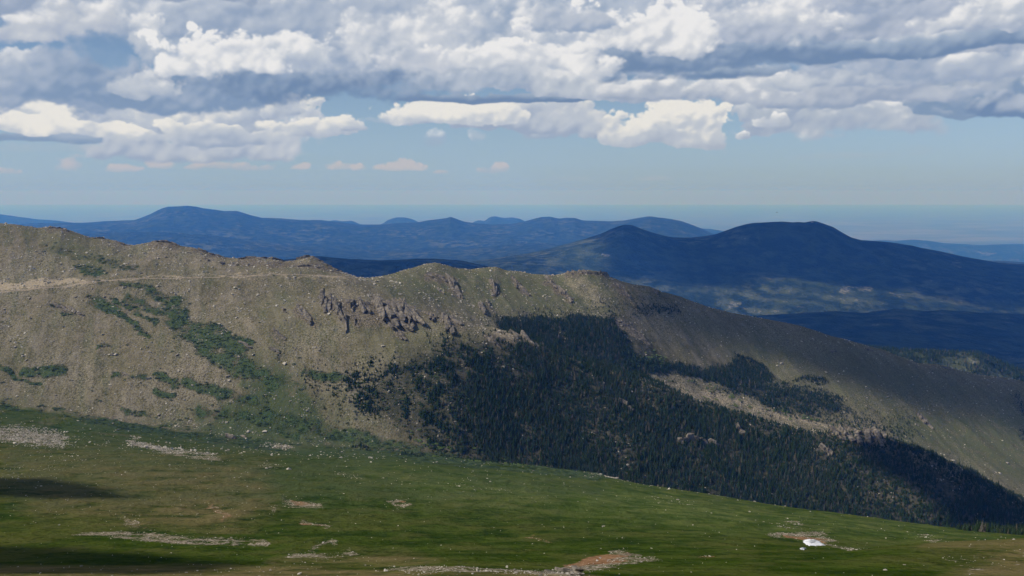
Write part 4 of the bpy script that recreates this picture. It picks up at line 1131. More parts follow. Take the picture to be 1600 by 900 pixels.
outcrop('dark rocks along the falling skyline right of second summit', [(310, 391, 318, 394, 6, 3.6), (321, 394, 330, 398, 6, 3.6), (336, 399, 344, 402, 5, 3), (318, 404, 324, 407, 5, 3), (344, 424, 350, 427, 7, 4)], 13, 14.02)
outcrop('brown rock rim of the flat summit above the road end', [(372, 405, 384, 404, 6, 4), (388, 404, 402, 403.5, 6, 4), (406, 403.5, 420, 404.5, 6, 4), (426, 405, 440, 408, 6, 3.4), (380, 414, 392, 417, 7, 3)], 13, 14.02)
outcrop('brown rocky cap of the right hand summit above the road end', [(466, 404, 474, 403, 8, 5), (476, 402.5, 486, 402.5, 8, 5), (488, 404, 500, 409, 7, 4.5), (502, 411, 514, 417, 7, 4), (470, 425, 486, 427, 6, 4), (492, 426, 504, 428, 5, 3), (516, 418, 530, 425, 6, 3)], 13, 14.02)
outcrop('grey slab patch with dark cracks at left below the road', [(82, 474, 90, 478, 6, 3), (92, 478, 104, 484, 6, 3), (106, 482, 122, 492, 6, 3)], 8, 11)
outcrop('thin dark ledge low on the shaded right slope', [(1352, 545.5, 1362, 549, 5, 4)], 12.9, 14)
outcrop('tiny dark ledge on the open shaded slope right of centre', [(1296, 548, 1304, 551, 5, 3.5)], 12.5, 14)
outcrop('dark knob breaking the skyline near the right hill', [(1474, 573, 1484, 575, 6, 5)], 12.9, 14.02)
outcrop('dark rock speck alone in the scrub right of the green gully', [(375, 535, 388, 545, 6, 3)], 8, 10.6)
outcrop('dark rocks on the lower rim of the left slope', [(354, 684, 366, 686, 5, 3.5), (376, 683, 384, 685, 4, 2.6), (192, 584, 198, 587, 3, 2)], 7.2, 10)
# ------------------------------------------------------------------ scattering over the near land
RS = np.random.RandomState(77)
cY = 0.25 * (YY[:-1, :-1] + YY[1:, :-1] + YY[:-1, 1:] + YY[1:, 1:])
AREA = np.abs((YY[1:, :-1] - YY[:-1, :-1])) * (uc[1:] - uc[:-1])[None] * cY
CK = K2[:-1, :-1]
VIS = (PY[:-1, :-1] <= front[:-1, :-1] + 9 * 1000 / cY)      # not far behind a nearer edge


def cells(a): return 0.25 * (a[:-1, :-1] + a[1:, :-1] + a[:-1, 1:] + a[1:, 1:])


CX, CYp, CQX, CQY = cells(PX), cells(PY), cells(QX), cells(QY)


def scatter(dens, nmax):
    """points by density (per square metre): positions and grid cell"""
    w = (dens * AREA * VIS).ravel()
    n = int(min(nmax, RS.poisson(w.sum())))
    cdf = np.cumsum(w)
    idx = np.searchsorted(cdf, RS.rand(n) * cdf[-1])
    i, j = np.divmod(idx, NC - 1)
    fi, fj = RS.rand(n), RS.rand(n)
    def bl(A): return (A[i, j] * (1 - fj) + A[i, j + 1] * fj) * (1 - fi) + (A[i + 1, j] * (1 - fj) + A[i + 1, j + 1] * fj) * fi
    return np.stack([bl(XX), bl(YY), bl(ZZ)], -1), i, j


def cpatch(pts, edge, k0, k1):
    return soft_poly(CQX, CQY, pts, edge) * (CK >= k0) * (CK <= k1)


def cstroke(pts, w, k0, k1):
    d, _ = seg_dist(CQX, CQY, pts)
    return np.clip((w * 1.5 - d) / w, 0, 1) * (CK >= k0) * (CK <= k1)


def instancer(name, P, scl, rot, kind, sources, mat=None):
    """one object of points; geometry nodes put one of the sources (lists of objects) on each"""
    me = bpy.data.meshes.new(name)
    me.vertices.add(len(P)); me.vertices.foreach_set('co', P.astype(np.float32).ravel())
    for an, tp, av in (('size', 'FLOAT_VECTOR', scl), ('turn', 'FLOAT_VECTOR', rot), ('which', 'INT', kind)):
        a = me.attributes.new(an, tp, 'POINT')
        a.data.foreach_set('vector' if tp == 'FLOAT_VECTOR' else 'value', np.ascontiguousarray(av, dtype=np.float32 if tp != 'INT' else np.int32).ravel())
    o = obj(name, me)
    ng = bpy.data.node_groups.new(name, 'GeometryNodeTree')
    ng.interface.new_socket('Geometry', in_out='INPUT', socket_type='NodeSocketGeometry')
    ng.interface.new_socket('Geometry', in_out='OUTPUT', socket_type='NodeSocketGeometry')
    nn, L = ng.nodes, ng.links
    gi, go = nn.new('NodeGroupInput'), nn.new('NodeGroupOutput')
    join = nn.new('GeometryNodeJoinGeometry')
    for src in reversed(sources):
        j2 = nn.new('GeometryNodeJoinGeometry')
        for so in src:
            oi = nn.new('GeometryNodeObjectInfo'); oi.inputs[0].default_value = so; oi.transform_space = 'ORIGINAL'
            L.new(oi.outputs['Geometry'], j2.inputs[0])
        g2 = nn.new('GeometryNodeGeometryToInstance')
        L.new(j2.outputs[0], g2.inputs[0]); L.new(g2.outputs[0], join.inputs[0])
    iop = nn.new('GeometryNodeInstanceOnPoints')
    m2p = nn.new('GeometryNodeMeshToPoints')
    L.new(gi.outputs[0], m2p.inputs['Mesh']); L.new(m2p.outputs[0], iop.inputs['Points'])
    L.new(join.outputs[0], iop.inputs['Instance'])
    iop.inputs['Pick Instance'].default_value = True
    def named(n, t):
        a = nn.new('GeometryNodeInputNamedAttribute'); a.data_type = t; a.inputs[0].default_value = n
        return [s for s in a.outputs if s.enabled][0]
    L.new(named('which', 'INT'), iop.inputs['Instance Index'])
    e2r = nn.new('FunctionNodeEulerToRotation')
    L.new(named('turn', 'FLOAT_VECTOR'), e2r.inputs[0]); L.new(e2r.outputs[0], iop.inputs['Rotation'])
    L.new(named('size', 'FLOAT_VECTOR'), iop.inputs['Scale'])
    L.new(iop.outputs[0], go.inputs[0])
    md = o.modifiers.new('scatter', 'NODES'); md.node_group = ng
    o['kind'] = 'stuff'
    return o


# ---- spruce: a tapered trunk and whorls of drooping boughs, one metre tall in its own units x height
def spruce_meshes(seed, slim, ragged):
    r = random.Random(seed)
    n = 6; vs, fs = [], []
    for k, (z, rr) in enumerate(((-0.06, 0.026), (0.5, 0.015), (0.98, 0.003))):
        for i in range(n): vs.append((math.cos(i * 2 * math.pi / n) * rr, math.sin(i * 2 * math.pi / n) * rr, z))
    for k in range(2):
        for i in range(n): fs.append((k * n + i, k * n + (i + 1) % n, (k + 1) * n + (i + 1) % n, (k + 1) * n + i))
    trunk = mesh('trunk', vs, fs, bark_mat, True)
    vs, fs = [], []
    whorls = 12
    for w in range(whorls):
        t = w / (whorls - 1)
        z = 0.10 + 0.86 * t
        R = slim * (1 - t) ** 0.85 * r.uniform(0.85, 1.15) + 0.012
        nb = 9 if t < 0.6 else 6
        off = r.uniform(0, 6.28)
        for b in range(nb):
            if r.random() < ragged: continue
            a = off + b * 2 * math.pi / nb + r.uniform(-.25, .25)
            L = R * r.uniform(0.65, 1.2); wd = 0.42 * L + 0.012
            zz = z + r.uniform(-.02, .02); dr = 0.30 * L + 0.02
            ca, sa = math.cos(a), math.sin(a)
            def p(l, s, h): return (ca * l - sa * s, sa * l + ca * s, h)
            i0 = len(vs)
            vs += [p(0.0, 0, zz + 0.045), p(L * .55, wd * .55, zz - dr * .45), p(L, 0, zz - dr), p(L * .55, -wd * .55, zz - dr * .45), p(L * .5, 0, zz + 0.015), p(L * .35, 0, zz - dr * .9)]
            fs += [(i0, i0 + 4, i0 + 1), (i0 + 4, i0 + 2, i0 + 1), (i0, i0 + 3, i0 + 4), (i0 + 4, i0 + 3, i0 + 2), (i0 + 1, i0 + 2, i0 + 5), (i0 + 5, i0 + 2, i0 + 3)]
    i0 = len(vs)
    vs += [(0.016, 0, 0.90), (-0.008, 0.014, 0.90), (-0.008, -0.014, 0.90), (0, 0, 1.02)]
    fs += [(i0, i0 + 1, i0 + 3), (i0 + 1, i0 + 2, i0 + 3), (i0 + 2, i0, i0 + 3)]
    return trunk, mesh('crown', vs, fs, needle_mat)


def bush_mesh(seed, mat, name):
    """a low clump of leafy sprays"""
    r = random.Random(seed); vs, fs = [], []
    for k in range(60):
        a, q = r.uniform(0, 6.283), math.sqrt(r.random())
        x, y = math.cos(a) * q, math.sin(a) * q
        z = (1 - q * q) * r.uniform(0.45, 1.0) * 0.62
        s = r.uniform(0.12, 0.24)
        tilt = [r.uniform(-1, 1) for _ in range(3)]
        i0 = len(vs)
        for (dx_, dy_, dz_) in ((-1, -.6, -.3), (1, -.5, .0), (.2, 1, .2), (0, 0, .9)):
            vs.append((x + s * (dx_ + tilt[0] * .4), y + s * (dy_ + tilt[1] * .4), max(-0.1, z + s * (dz_ + tilt[2] * .4))))
        fs += [(i0, i0 + 1, i0 + 3), (i0 + 1, i0 + 2, i0 + 3), (i0 + 2, i0, i0 + 3)]
    return mesh(name, vs, fs, mat)


# ---- forest
fn = cells(fbm(XX, YY, 55, 5, 71, 0.6)); fn2 = cells(fbm(XX, YY, 18, 4, 72, 0.6))
F1 = cpatch([(700, 660), (735, 600), (790, 566), (830, 548), (850, 525), (905, 540), (960, 566), (1010, 590), (1100, 632), (1200, 662), (1270, 680), (1300, 690), (1390, 696), (1450, 712), (1500, 738), (1550, 765), (1620, 800), (1700, 840), (1700, 980), (1300, 900), (900, 762), (800, 735), (740, 716), (700, 700)], 30, 7.25, 10.5)
F1 = np.maximum(F1, cstroke([(1385, 692), (1440, 707), (1500, 737), (1560, 770), (1620, 800)], 5, 9.7, 10.4))
sparse = cpatch([(545, 570), (600, 545), (700, 528), (800, 522), (850, 545), (760, 590), (700, 640), (660, 690), (600, 660), (560, 640), (470, 590), (480, 575)], 14, 7.3, 10.15)
midd = cpatch([(600, 590), (680, 548), (760, 540), (840, 550), (800, 640), (720, 700), (640, 670), (560, 640), (500, 600), (560, 595)], 14, 7.3, 10.1)
F2 = cpatch([(775, 502), (830, 499), (900, 498), (958, 497), (975, 520), (990, 545), (1005, 560), (1100, 575), (1190, 570), (1205, 590), (1200, 600), (1290, 610), (1330, 640), (1250, 648), (1130, 626), (1040, 600), (1020, 610), (1000, 640), (900, 620), (830, 570)], 6, 10.05, 12.75)
clearing = np.maximum(cpatch([(1000, 582), (1060, 586), (1140, 606), (1215, 636), (1290, 662), (1320, 678), (1330, 700), (1240, 680), (1100, 640), (1030, 612)], 4, 10.0, 13), cpatch([(1150, 600), (1200, 606), (1270, 630), (1330, 656), (1310, 668), (1240, 652), (1180, 628)], 3, 10.3, 13) * 0.9)
strip = cpatch([(960, 500), (985, 502), (1010, 520), (1040, 556), (1000, 556), (975, 525)], 4, 10.5, 13)
specks = cpatch([(940, 470), (1000, 455), (1060, 470), (1070, 500), (960, 500)], 10, 12, 14) * 0.20 + cpatch([(990, 478), (1062, 476), (1060, 488), (1000, 492)], 5, 12, 14) * 0.5 + cpatch([(840, 478), (960, 470), (960, 500), (780, 502), (740, 505), (760, 495)], 8, 11.5, 14) * 0.18
clump = cpatch([(1155, 556), (1195, 560), (1205, 590), (1140, 590), (1135, 572)], 4, 10.5, 13) + cstroke([(1250, 594), (1290, 595)], 4, 10.5, 13.4) * 0.9 + cpatch([(1200, 600), (1330, 630), (1440, 650), (1430, 690), (1330, 680), (1200, 640)], 10, 10.5, 13) * 0.25 + cstroke([(1590, 620), (1610, 700)], 8, 10.5, 13.9) * 0.5
edge_r = cstroke([(1480, 838), (1530, 834), (1600, 838), (1700, 842)], 5, 6.6, 8.0) * 0.9
left_few = cpatch([(455, 580), (540, 590), (560, 640), (520, 660), (470, 620)], 10, 7.3, 9.5) * 0.10 + cstroke([(550, 697), (580, 700)], 3, 7, 8) * 0.5 + cstroke([(625, 712), (660, 716)], 3, 6.8, 8) * 0.4
lower_edge = cpatch([(600, 660), (660, 676), (760, 705), (860, 730), (940, 746), (900, 750), (800, 738), (720, 724), (640, 700)], 7, 6.9, 8.4)
clearing = clearing * np.clip(0.82 - fn * 1.6, 0.2, 1)
F1 = F1 * (1 - 0.95 * clearing * (CK > 10.02))
F1 = np.maximum(F1, 0)
dens = (F1 * np.clip(0.92 + fn * 1.2, 0.3, 1.0) + np.clip(midd * 0.62 * np.clip(0.42 + fn * 1.1 + fn2 * 2.0, 0.05, 1.2) * np.clip((CX - 520) / 170, 0.25, 1), 0, 1) * (1 - F1) + sparse * 0.34 * np.clip(0.5 + fn * 2.5 + fn2 * 2, 0, 1.5) * (1 - F1)
        + F2 * (1 - clearing * 0.97) * (1 - strip * 0.95) * np.clip(1.0 + fn * 0.6, 0.5, 1) + specks + clump + edge_r + left_few + lower_edge * 0.45 * np.clip(0.4 + fn * 3, 0, 1))
thin = 1 - 0.4 * np.clip(cpatch([(1330, 735), (1480, 740), (1500, 800), (1400, 800), (1300, 760)], 12, 8.2, 10.1) + cpatch([(860, 600), (950, 600), (960, 650), (900, 665), (850, 640)], 12, 8.2, 10.1) * 0.7, 0, 1)
dens = dens * thin
TP, ti_, tj_ = scatter(dens * 0.25, 170000)
nT = len(TP)
d_here = np.clip(dens[ti_, tj_], 0, 1)
th = (3.2 + 5.6 * d_here) * RS.lognormal(0, 0.30, nT) * 0.68
kt = CK[ti_, tj_]
th *= np.where(kt > 12.4, 0.7, 1.0) * np.where(kt < 8.0, 0.8, 1.0)
# the clump in front of the shaded slope stands taller
tw = RS.uniform(0.85, 1.25, nT) * np.where(d_here < 0.7, 1.5, 1.0)
tpx, tpy = project(TP[:, 0], TP[:, 1], TP[:, 2])
ftop = front[ti_, tj_]
vis_h = np.minimum(th * F / TP[:, 1], (ftop + 1.0) - (tpy - th * F / TP[:, 1]))
score = np.where((tpx > 2) & (tpx < 1598) & (tpy < 890), vis_h, -1) * np.where(d_here < 0.8, 1.25, 1.0)
big = np.argsort(-score)[:300]
tree_src = []
variants = [(1, 0.20, 0.10), (2, 0.17, 0.15), (3, 0.235, 0.12), (4, 0.15, 0.30)]
tmesh = [spruce_meshes(*v) for v in variants]


def pick_seg(v, segs):
    for lim, w in segs:
        if v < lim: return w
    return segs[-1][1]


def tree_label(px, py, h, w_):
    sz = ('tall' if h > 8.5 else ('short' if h < 6 else 'middling')) + (' slender' if w_ < 1.0 else ' broad')
    if py > 815: w = pick_seg(px, ((1430, 'where the meadow dips near the snow patch'), (1490, 'behind the tan hump at lower right'), (1545, 'in the clump behind the tan hump'), (1600, 'at the right frame edge behind the tan hump')))
    elif px < 600: w = pick_seg(py, ((620, 'in the thin stand left of the main forest'), (900, 'on the valley floor left of the forest')))
    elif px < 760 and py > 620: w = pick_seg(px, ((650, 'on the forest lower left tip above the valley'), (700, 'beside the bright bushes at the forest foot'), (760, 'right of the bright bushes at the forest foot')))
    elif px < 760: w = pick_seg(px, ((680, 'in the open upper left part of forest'), (760, 'below the ribbed cliffs at the upper forest edge')))
    elif py < 515 and px < 1100: w = pick_seg(px, ((850, 'at the treeline left of the hollow'), (960, 'at the treeline above the hollow'), (1100, 'on the shaded shoulder above the rock strip')))
    elif px < 1000 and py > 690: w = pick_seg(px, ((850, 'at the forest foot near the bright bushes'), (930, 'at the forest foot by the small stone band'), (1000, 'just over the meadow edge right of the stone band')))
    elif px < 1000: w = pick_seg(px, ((850, 'below the boulder heap of the spur'), (930, 'on the spur crest in front of the hollow'), (1000, 'on the spur crest left of the sunlit clearing')))
    elif px < 1400 and py < 650: w = pick_seg(px, ((1100, 'at the left tip of the sunlit clearing'), (1215, 'in the dark clump behind the sunlit clearing'), (1400, 'right of the sunlit clearing on shaded ground')))
    elif px > 1380 and py < 800: w = pick_seg(px, ((1460, 'on the forest crest just right of the pale crag'), (1530, 'on the forest crest before the green slope'), (1600, 'on the lowest right end of the forest crest')))
    else: w = pick_seg(px, ((1100, 'over the meadow edge under the arc of stones'), (1200, 'over the meadow edge left of the snow patch'), (1300, 'over the meadow edge straight above the snow patch'), (1400, 'over the meadow edge right of the snow patch'), (1600, 'above the far right meadow edge in shade')))
    return sz + ' dark spruce ' + w, 'spruces ' + w


for n, k in enumerate(big):
    v = n % 4
    e = empty('spruce_tree', tuple(TP[k]), RS.uniform(0, 6.28))
    e.scale = (th[k] * tw[k], th[k] * tw[k], th[k])
    lab, grp = tree_label(tpx[k], tpy[k], th[k], tw[k])
    tag(e, lab, 'tree', grp)
    a = obj('trunk', tmesh[v][0], e); b = obj('crown', tmesh[v][1], e)
    if n < 4: tree_src.append([a, b])
rest = np.ones(nT, bool); rest[big] = False
m = rest
rot = np.zeros((m.sum(), 3)); rot[:, 2] = RS.uniform(0, 6.28, m.sum()); rot[:, :2] = RS.normal(0, 0.03, (m.sum(), 2))
forest = instancer('spruce_forest', TP[m], np.stack([th[m] * tw[m], th[m] * tw[m], th[m]], -1), rot, RS.randint(0, 4, m.sum()), tree_src)
print('trees', nT, 'of', int((dens * 0.25 * AREA * VIS).sum()), round(time.time() - T0, 1))

# ---- trees on the hill beyond the right shoulder
fi, fj = np.where((K2F > 0.55) & (K2F < 2.05) & (PXF > 1150) & (PXF < 1750))
if len(fi):
    w = np.clip(0.7 + fbm(XF, YF, 120, 4, 73)[fi, fj] * 1.5 - clear[fi, fj] * 1.2, 0, 1)
    pk = RS.choice(len(fi), 5200, p=w / w.sum())
    i, j = fi[pk], fj[pk]
    a, b = RS.rand(len(pk)), RS.rand(len(pk))
    bl = lambda A: (A[i, j] * (1 - b) + A[i, j + 1] * b) * (1 - a) + (A[i + 1, j] * (1 - b) + A[i + 1, j + 1] * b) * a
    P2 = np.stack([bl(XF), bl(YF), bl(ZF)], -1)
    h2 = RS.uniform(8, 13, len(pk)); r2 = np.zeros((len(pk), 3)); r2[:, 2] = RS.uniform(0, 6.28, len(pk))
    instancer('far_spruce_forest', P2, np.stack([h2 * 1.3, h2 * 1.3, h2], -1), r2, RS.randint(0, 4, len(pk)), tree_src)

# ---- scrub willow mats
def sources_hidden_by(meshes, name, label, grp, cat, spots):
    """real bushes that stand in view; the rest are instanced from them"""
    out = []
    for me, (px, py, k0, k1, s) in zip(meshes, spots):
        p = hit(px, py, k0, k1)
        o = obj(name, me, None, tuple(p)); o.scale = (s, s, s * 0.8)
        tag(o, label, cat, grp); out.append([o])
    return out


bsrc = sources_hidden_by([bush_mesh(k, leaf_mat, 'willow_bush') for k in (1, 2, 3)], 'willow_bush', 'low dark green willow bush in the scrub of the big slope', 'low willow bushes on the big slope', 'bush',
                         [(330, 515, 8, 10, 2.6), (285, 500, 8, 10, 2.4), (350, 540, 8, 10, 2.6)])
cs = cells(scrub)
sd = np.clip((cs + fn2 * 0.7 - 0.15) * 1.5, 0, 1) * (cs > 0.15) * 0.045 + cells(fan) * (CK > 6.8) * np.clip(fn * 2 + fn2 * 2 - 0.25, 0, 1) * 0.035 + (CK > 8) * (CK < 12.8) * np.clip(fn2 * 2.2 - 0.6, 0, 1) * 0.014 + midd * (1 - F1) * 0.03
SPt, si_, sj_ = scatter(sd, 30000)
ss = RS.uniform(0.9, 2.6, len(SPt)); rot = np.zeros((len(SPt), 3)); rot[:, 2] = RS.uniform(0, 6.28, len(SPt))
instancer('willow_scrub', SPt, np.stack([ss * 1.3, ss, ss * 0.7], -1), rot, RS.randint(0, 3, len(SPt)), bsrc)
gsrc = sources_hidden_by([bush_mesh(k, aspen_mat, 'bright_bush') for k in (7, 8)], 'bright_bush', 'bright yellow green bush among the spruces at the forest foot', 'bright bushes at the forest foot', 'bush',
                         [(655, 690, 7, 9, 3.4), (700, 700, 7, 9, 3.0)])
gd = (cpatch([(630, 670), (690, 685), (790, 715), (860, 730), (850, 745), (740, 728), (660, 706)], 8, 6.9, 8.6) * np.clip(fn * 2.0 + fn2 + 0.25, 0, 1) * 0.09
      + cpatch([(1010, 590), (1100, 600), (1240, 640), (1330, 665), (1240, 655), (1080, 620)], 5, 10.5, 13) * np.clip(fn2 * 2 + 0.1, 0, 1) * 0.04
      + cpatch([(980, 545), (1040, 560), (1040, 575), (985, 570)], 5, 10.5, 13) * 0.06)
SPt, si_, sj_ = scatter(gd, 6000)
ss = RS.uniform(1.2, 3.0, len(SPt)); rot = np.zeros((len(SPt), 3)); rot[:, 2] = RS.uniform(0, 6.28, len(SPt))
instancer('bright_willow_scrub', SPt, np.stack([ss * 1.2, ss, ss * 0.9], -1), rot, RS.randint(0, 2, len(SPt)), gsrc)

# ---- stones
def boulder_mesh(seed):
    r = random.Random(seed)
    return hull_mesh('boulder', [block((0, 0, 0), np.eye(3), 1.0, r.uniform(.6, .9), r.uniform(.45, .8), 13, r)], boulder_mat)


bmesh_ = [boulder_mesh(k) for k in range(6)]
c_tal, c_scr, c_soil, c_md, c_dry = cells(talus), cells(scree), cells(soil), cells(meadow), cells(dry)
c_gr = cells(grass_up)
rn3 = cells(fbm(XX, YY, 30, 5, 81, 0.65))
bd = ((1 - c_md) * (c_tal * np.clip(0.28 + rn3 * 2.8, 0, 1.8) * 0.072 * (1 - 0.6 * c_gr) * (1 - 0.8 * np.clip(cs * 1.5, 0, 1)) + 0.004)
      + np.clip(c_scr + rn3 * 0.4 - 0.1, 0, 1) * (c_scr > 0.08) * 0.45 + c_md * (0.0035 + c_dry * 0.035 * np.clip(0.4 + rn3 * 2.5, 0, 1)) + c_soil * 0.02)
bd *= (1 - 0.9 * np.clip(dens, 0, 1)) * np.where((CK > 11.2) & (CX > 960), 0.35, 1.0)
bd *= np.where(cY < 700, np.clip(400 / cY, 0.5, 2.0), 1.0)
BP, bi_, bj_ = scatter(bd, 100000)
nB = len(BP)
bs = RS.lognormal(-0.25, 0.50, nB)
near = np.clip(BP[:, 1] / 1150, 0.22, 1.25) * np.where(BP[:, 1] < 700, 0.72, 1.0)
bs = np.clip(bs * near, 0.10, 3.2) * np.where(c_scr[bi_, bj_] > 0.3, 0.75, 1.0)
bpx, bpy_ = project(BP[:, 0], BP[:, 1], BP[:, 2])
vis = (bpy_ <= front[bi_, bj_] + 0.5) & (bpx > 0) & (bpx < 1600) & (bpy_ < 900)
bscore = np.where(vis, bs / BP[:, 1], -1)
bbig = np.argsort(-bscore)[:300]


def boulder_label(px, py, Y, sz, zr):
    w0 = ('big' if sz > 0.9 else ('small' if sz < 0.4 else 'middling')) + (' flat' if zr < 0.65 else ' chunky')
    if py > 872: w = pick_seg(px, ((200, 'in the shaded bottom left corner'), (450, 'at the bottom left below the long stone stripe'), (600, 'at the bottom under the branching stone streaks'), (700, 'in the left end of the bottom rubble'), (780, 'in the middle of the bottom rubble'), (850, 'left of the flat grey slab at the bottom'),
                              (910, 'around the flat grey slab at the bottom'), (1050, 'by the brown earth hollow at the bottom'), (1400, 'in bottom grass below the snow patch'), (1480, 'left of the stony patch in the bottom right corner'), (1540, 'within the stony patch of the bottom right corner'), (1600, 'on the tan hump in the bottom right corner')))
    elif py > 825 and 100 < px < 430: w = pick_seg(px, ((200, 'in the left end of the long stone stripe'), (300, 'in the middle of the long stone stripe'), (430, 'in the right end of the long stone stripe')))
    elif Y < 700 and px > 1380: w = pick_seg(px, ((1480, 'left of the tan hump'), (1600, 'on the tan hump at the right')))
    elif Y < 700 and px > 1150: w = pick_seg(px, ((1250, 'left of the snow patch'), (1380, 'right of the snow patch')))
    elif Y < 560 and px > 800: w = 'in the brown earth hollow' if px < 1060 else 'in plain grass right of the brown hollow'
    elif Y < 560: w = pick_seg(px, ((120, 'beside the left shadow spot'), (430, 'above the long stone stripe'), (560, 'among the branching stone streaks'), (800, 'in the darkest grass of the mid meadow')))
    elif Y < 1000: w = pick_seg(px, ((200, 'in the stony left end of the far meadow'), (500, 'on the far meadow below the willow band'), (1600, 'on the far meadow below the forest')))
    elif px < 480:
        hgt_ = pick_seg(py, ((432, 'above the road'), (500, 'just under the road'), (570, 'halfway down the tan slope'), (640, 'low on the tan slope'), (900, 'at the foot of the tan slope')))
        w = hgt_ + pick_seg(px, ((90, ' at the left frame edge'), (200, ' left of the scrub strips'), (330, ' along the green gully'), (480, ' right of the green gully')))
    elif px < 830: w = pick_seg(py, ((465, 'above the ribbed cliffs'), (520, 'among the ribbed cliffs'), (570, 'just below the ribbed cliffs'), (900, 'well below the cliffs'))) + pick_seg(px, ((590, ' toward the left'), (700, ' in the middle'), (830, ' toward the right')))
    elif py < 500 and px < 965: w = 'on the sunlit ridge' + pick_seg(px, ((870, ' left of its longest rib'), (965, ' right of its longest rib')))
    else: w = pick_seg(py, ((520, 'high on the shaded shoulder'), (600, 'on the shaded grey slope'), (690, 'around the sunlit clearing'), (900, 'in the lower forest gaps'))) + pick_seg(px, ((1100, ' toward its left'), (1350, ' near its middle'), (1600, ' toward its right')))
    return w0 + ' pale stone ' + w, 'stones ' + w


for n, k in enumerate(bbig):
    o = obj('boulder', bmesh_[n % 6], None, tuple(BP[k] + np.array([0, 0, bs[k] * 0.15])))
    zr = RS.uniform(.5, .9)
    o.scale = (bs[k], bs[k] * RS.uniform(.7, 1), bs[k] * zr); o.rotation_euler = (RS.uniform(-.3, .3), RS.uniform(-.3, .3), RS.uniform(0, 6.28))
    lab, grp = boulder_label(bpx[k], bpy_[k], BP[k][1], bs[k], zr)
    tag(o, lab, 'boulder', grp)
    if n < 6: pass
bsrcs = [[o] for o in [x for x in COL.objects if x.name.startswith('boulder')][:6]]
m = np.ones(nB, bool); m[bbig] = False
q = m.sum()
instancer('loose_stones', BP[m], np.stack([bs[m], bs[m] * RS.uniform(.6, 1, q), bs[m] * RS.uniform(.45, .9, q)], -1), np.stack([RS.uniform(-.4, .4, q), RS.uniform(-.4, .4, q), RS.uniform(0, 6.28, q)], -1), RS.randint(0, 6, q), bsrcs)
print('stones', nB, round(time.time() - T0, 1))
# ------------------------------------------------------------------ clouds that drift over the land, above the picture, and shade it
cloud_mat = bpy.data.materials.new('cloud_vapour')
cloud_mat.use_nodes = True
g = G(cloud_mat.node_tree)
th_, _, _, _ = attr(g, 'thick')
df = g.node('ShaderNodeBsdfDiffuse'); df.inputs[0].default_value = (0.92, 0.92, 0.92, 1)
tr = g.node('ShaderNodeBsdfTranslucent'); tr.inputs[0].default_value = (0.92, 0.92, 0.92, 1)
m1 = g.node('ShaderNodeMixShader'); m1.inputs[0].default_value = 0.35
g.t.links.new(df.outputs[0], m1.inputs[1]); g.t.links.new(tr.outputs[0], m1.inputs[2])
tp = g.node('ShaderNodeBsdfTransparent')
m2 = g.node('ShaderNodeMixShader')
cpos = N(g, g.node('ShaderNodeNewGeometry').outputs['Position'])
g.put(m2.inputs[0], g.smooth(th_ + (g.noise(cpos, 1 / 260, 4, 0.6) - 0.5) * 0.7, 0.0, 0.62))
g.t.links.new(tp.outputs[0], m2.inputs[1]); g.t.links.new(m1.outputs[0], m2.inputs[2])
o = g.node('ShaderNodeOutputMaterial'); g.t.links.new(m2.outputs[0], o.inputs[0])
SD = np.array(SUN_DIR)


def far_hit(px, py, k0, k1):
    a, b = (px - 800.0) / F, (450.0 - py) / F
    u = a / (CP + b * SP)
    j = int(np.clip(np.searchsorted(ucf, u), 0, len(ucf) - 1))
    rows = np.where((KF >= k0) & (KF <= k1))[0]
    r = rows[int(np.argmin(np.abs(PYF[rows, j] - py)))]
    return np.array([XF[r, j], YF[r, j], ZF[r, j]])


def sky_cloud(label, ground_pts, H, soft, res=56, full=1.0):
    """a flat based heap of vapour H metres up whose shade falls on the ground outline"""
    pts = [np.array(p) + SD * ((H - p[2]) / SD[2]) for p in ground_pts]
    P2 = [(p[0], p[1]) for p in pts]
    xs, ys = [p[0] for p in P2], [p[1] for p in P2]
    cx, cy = (min(xs) + max(xs)) / 2, (min(ys) + max(ys)) / 2
    gx = np.linspace(min(xs) - soft, max(xs) + soft, res); gy = np.linspace(min(ys) - soft, max(ys) + soft, res)
    X_, Y_ = np.meshgrid(gx, gy)
    jx, jy = fbm(X_, Y_, soft * 4, 4, int(abs(cx)) % 97) * soft * 0.9, fbm(X_, Y_, soft * 4, 4, int(abs(cy)) % 89) * soft * 0.9
    d, _ = seg_dist(X_ + jx, Y_ + jy, P2 + [P2[0]])
    s = np.where(in_poly(X_ + jx, Y_ + jy, P2), d, -d)
    t = np.clip((s + soft) / (2 * soft), 0, 1)
    tall = min(max(xs) - min(xs), max(ys) - min(ys)) * 0.16
    top = tall * np.sqrt(np.clip(t, 0, 1)) * (0.55 + 0.6 * np.abs(fbm(X_, Y_, tall * 2.2, 4, 5)) + 0.25)
    inside = t > 0.001
    idx = -np.ones(t.shape, int); vs, fs, th = [], [], []
    for (i, j) in np.argwhere(inside):
        idx[i, j] = len(vs) // 2
        vs.append((X_[i, j] - cx, Y_[i, j] - cy, top[i, j])); vs.append((X_[i, j] - cx, Y_[i, j] - cy, -0.05 * top[i, j]))
        th += [t[i, j] * full, t[i, j] * full]
    for i in range(res - 1):
        for j in range(res - 1):
            q = [idx[i, j], idx[i, j + 1], idx[i + 1, j + 1], idx[i + 1, j]]
            if min(q) < 0: continue
            fs.append(tuple(2 * k for k in q)); fs.append(tuple(2 * k + 1 for k in reversed(q)))
    me = mesh('cloud', vs, fs, cloud_mat, True)
    a = me.attributes.new('thick', 'FLOAT_COLOR', 'POINT')
    a.data.foreach_set('color', np.repeat(np.array(th, np.float32), 4))
    o = obj('cloud', me, None, (cx, cy, H))
    tag(o, label, 'cloud')
    return o


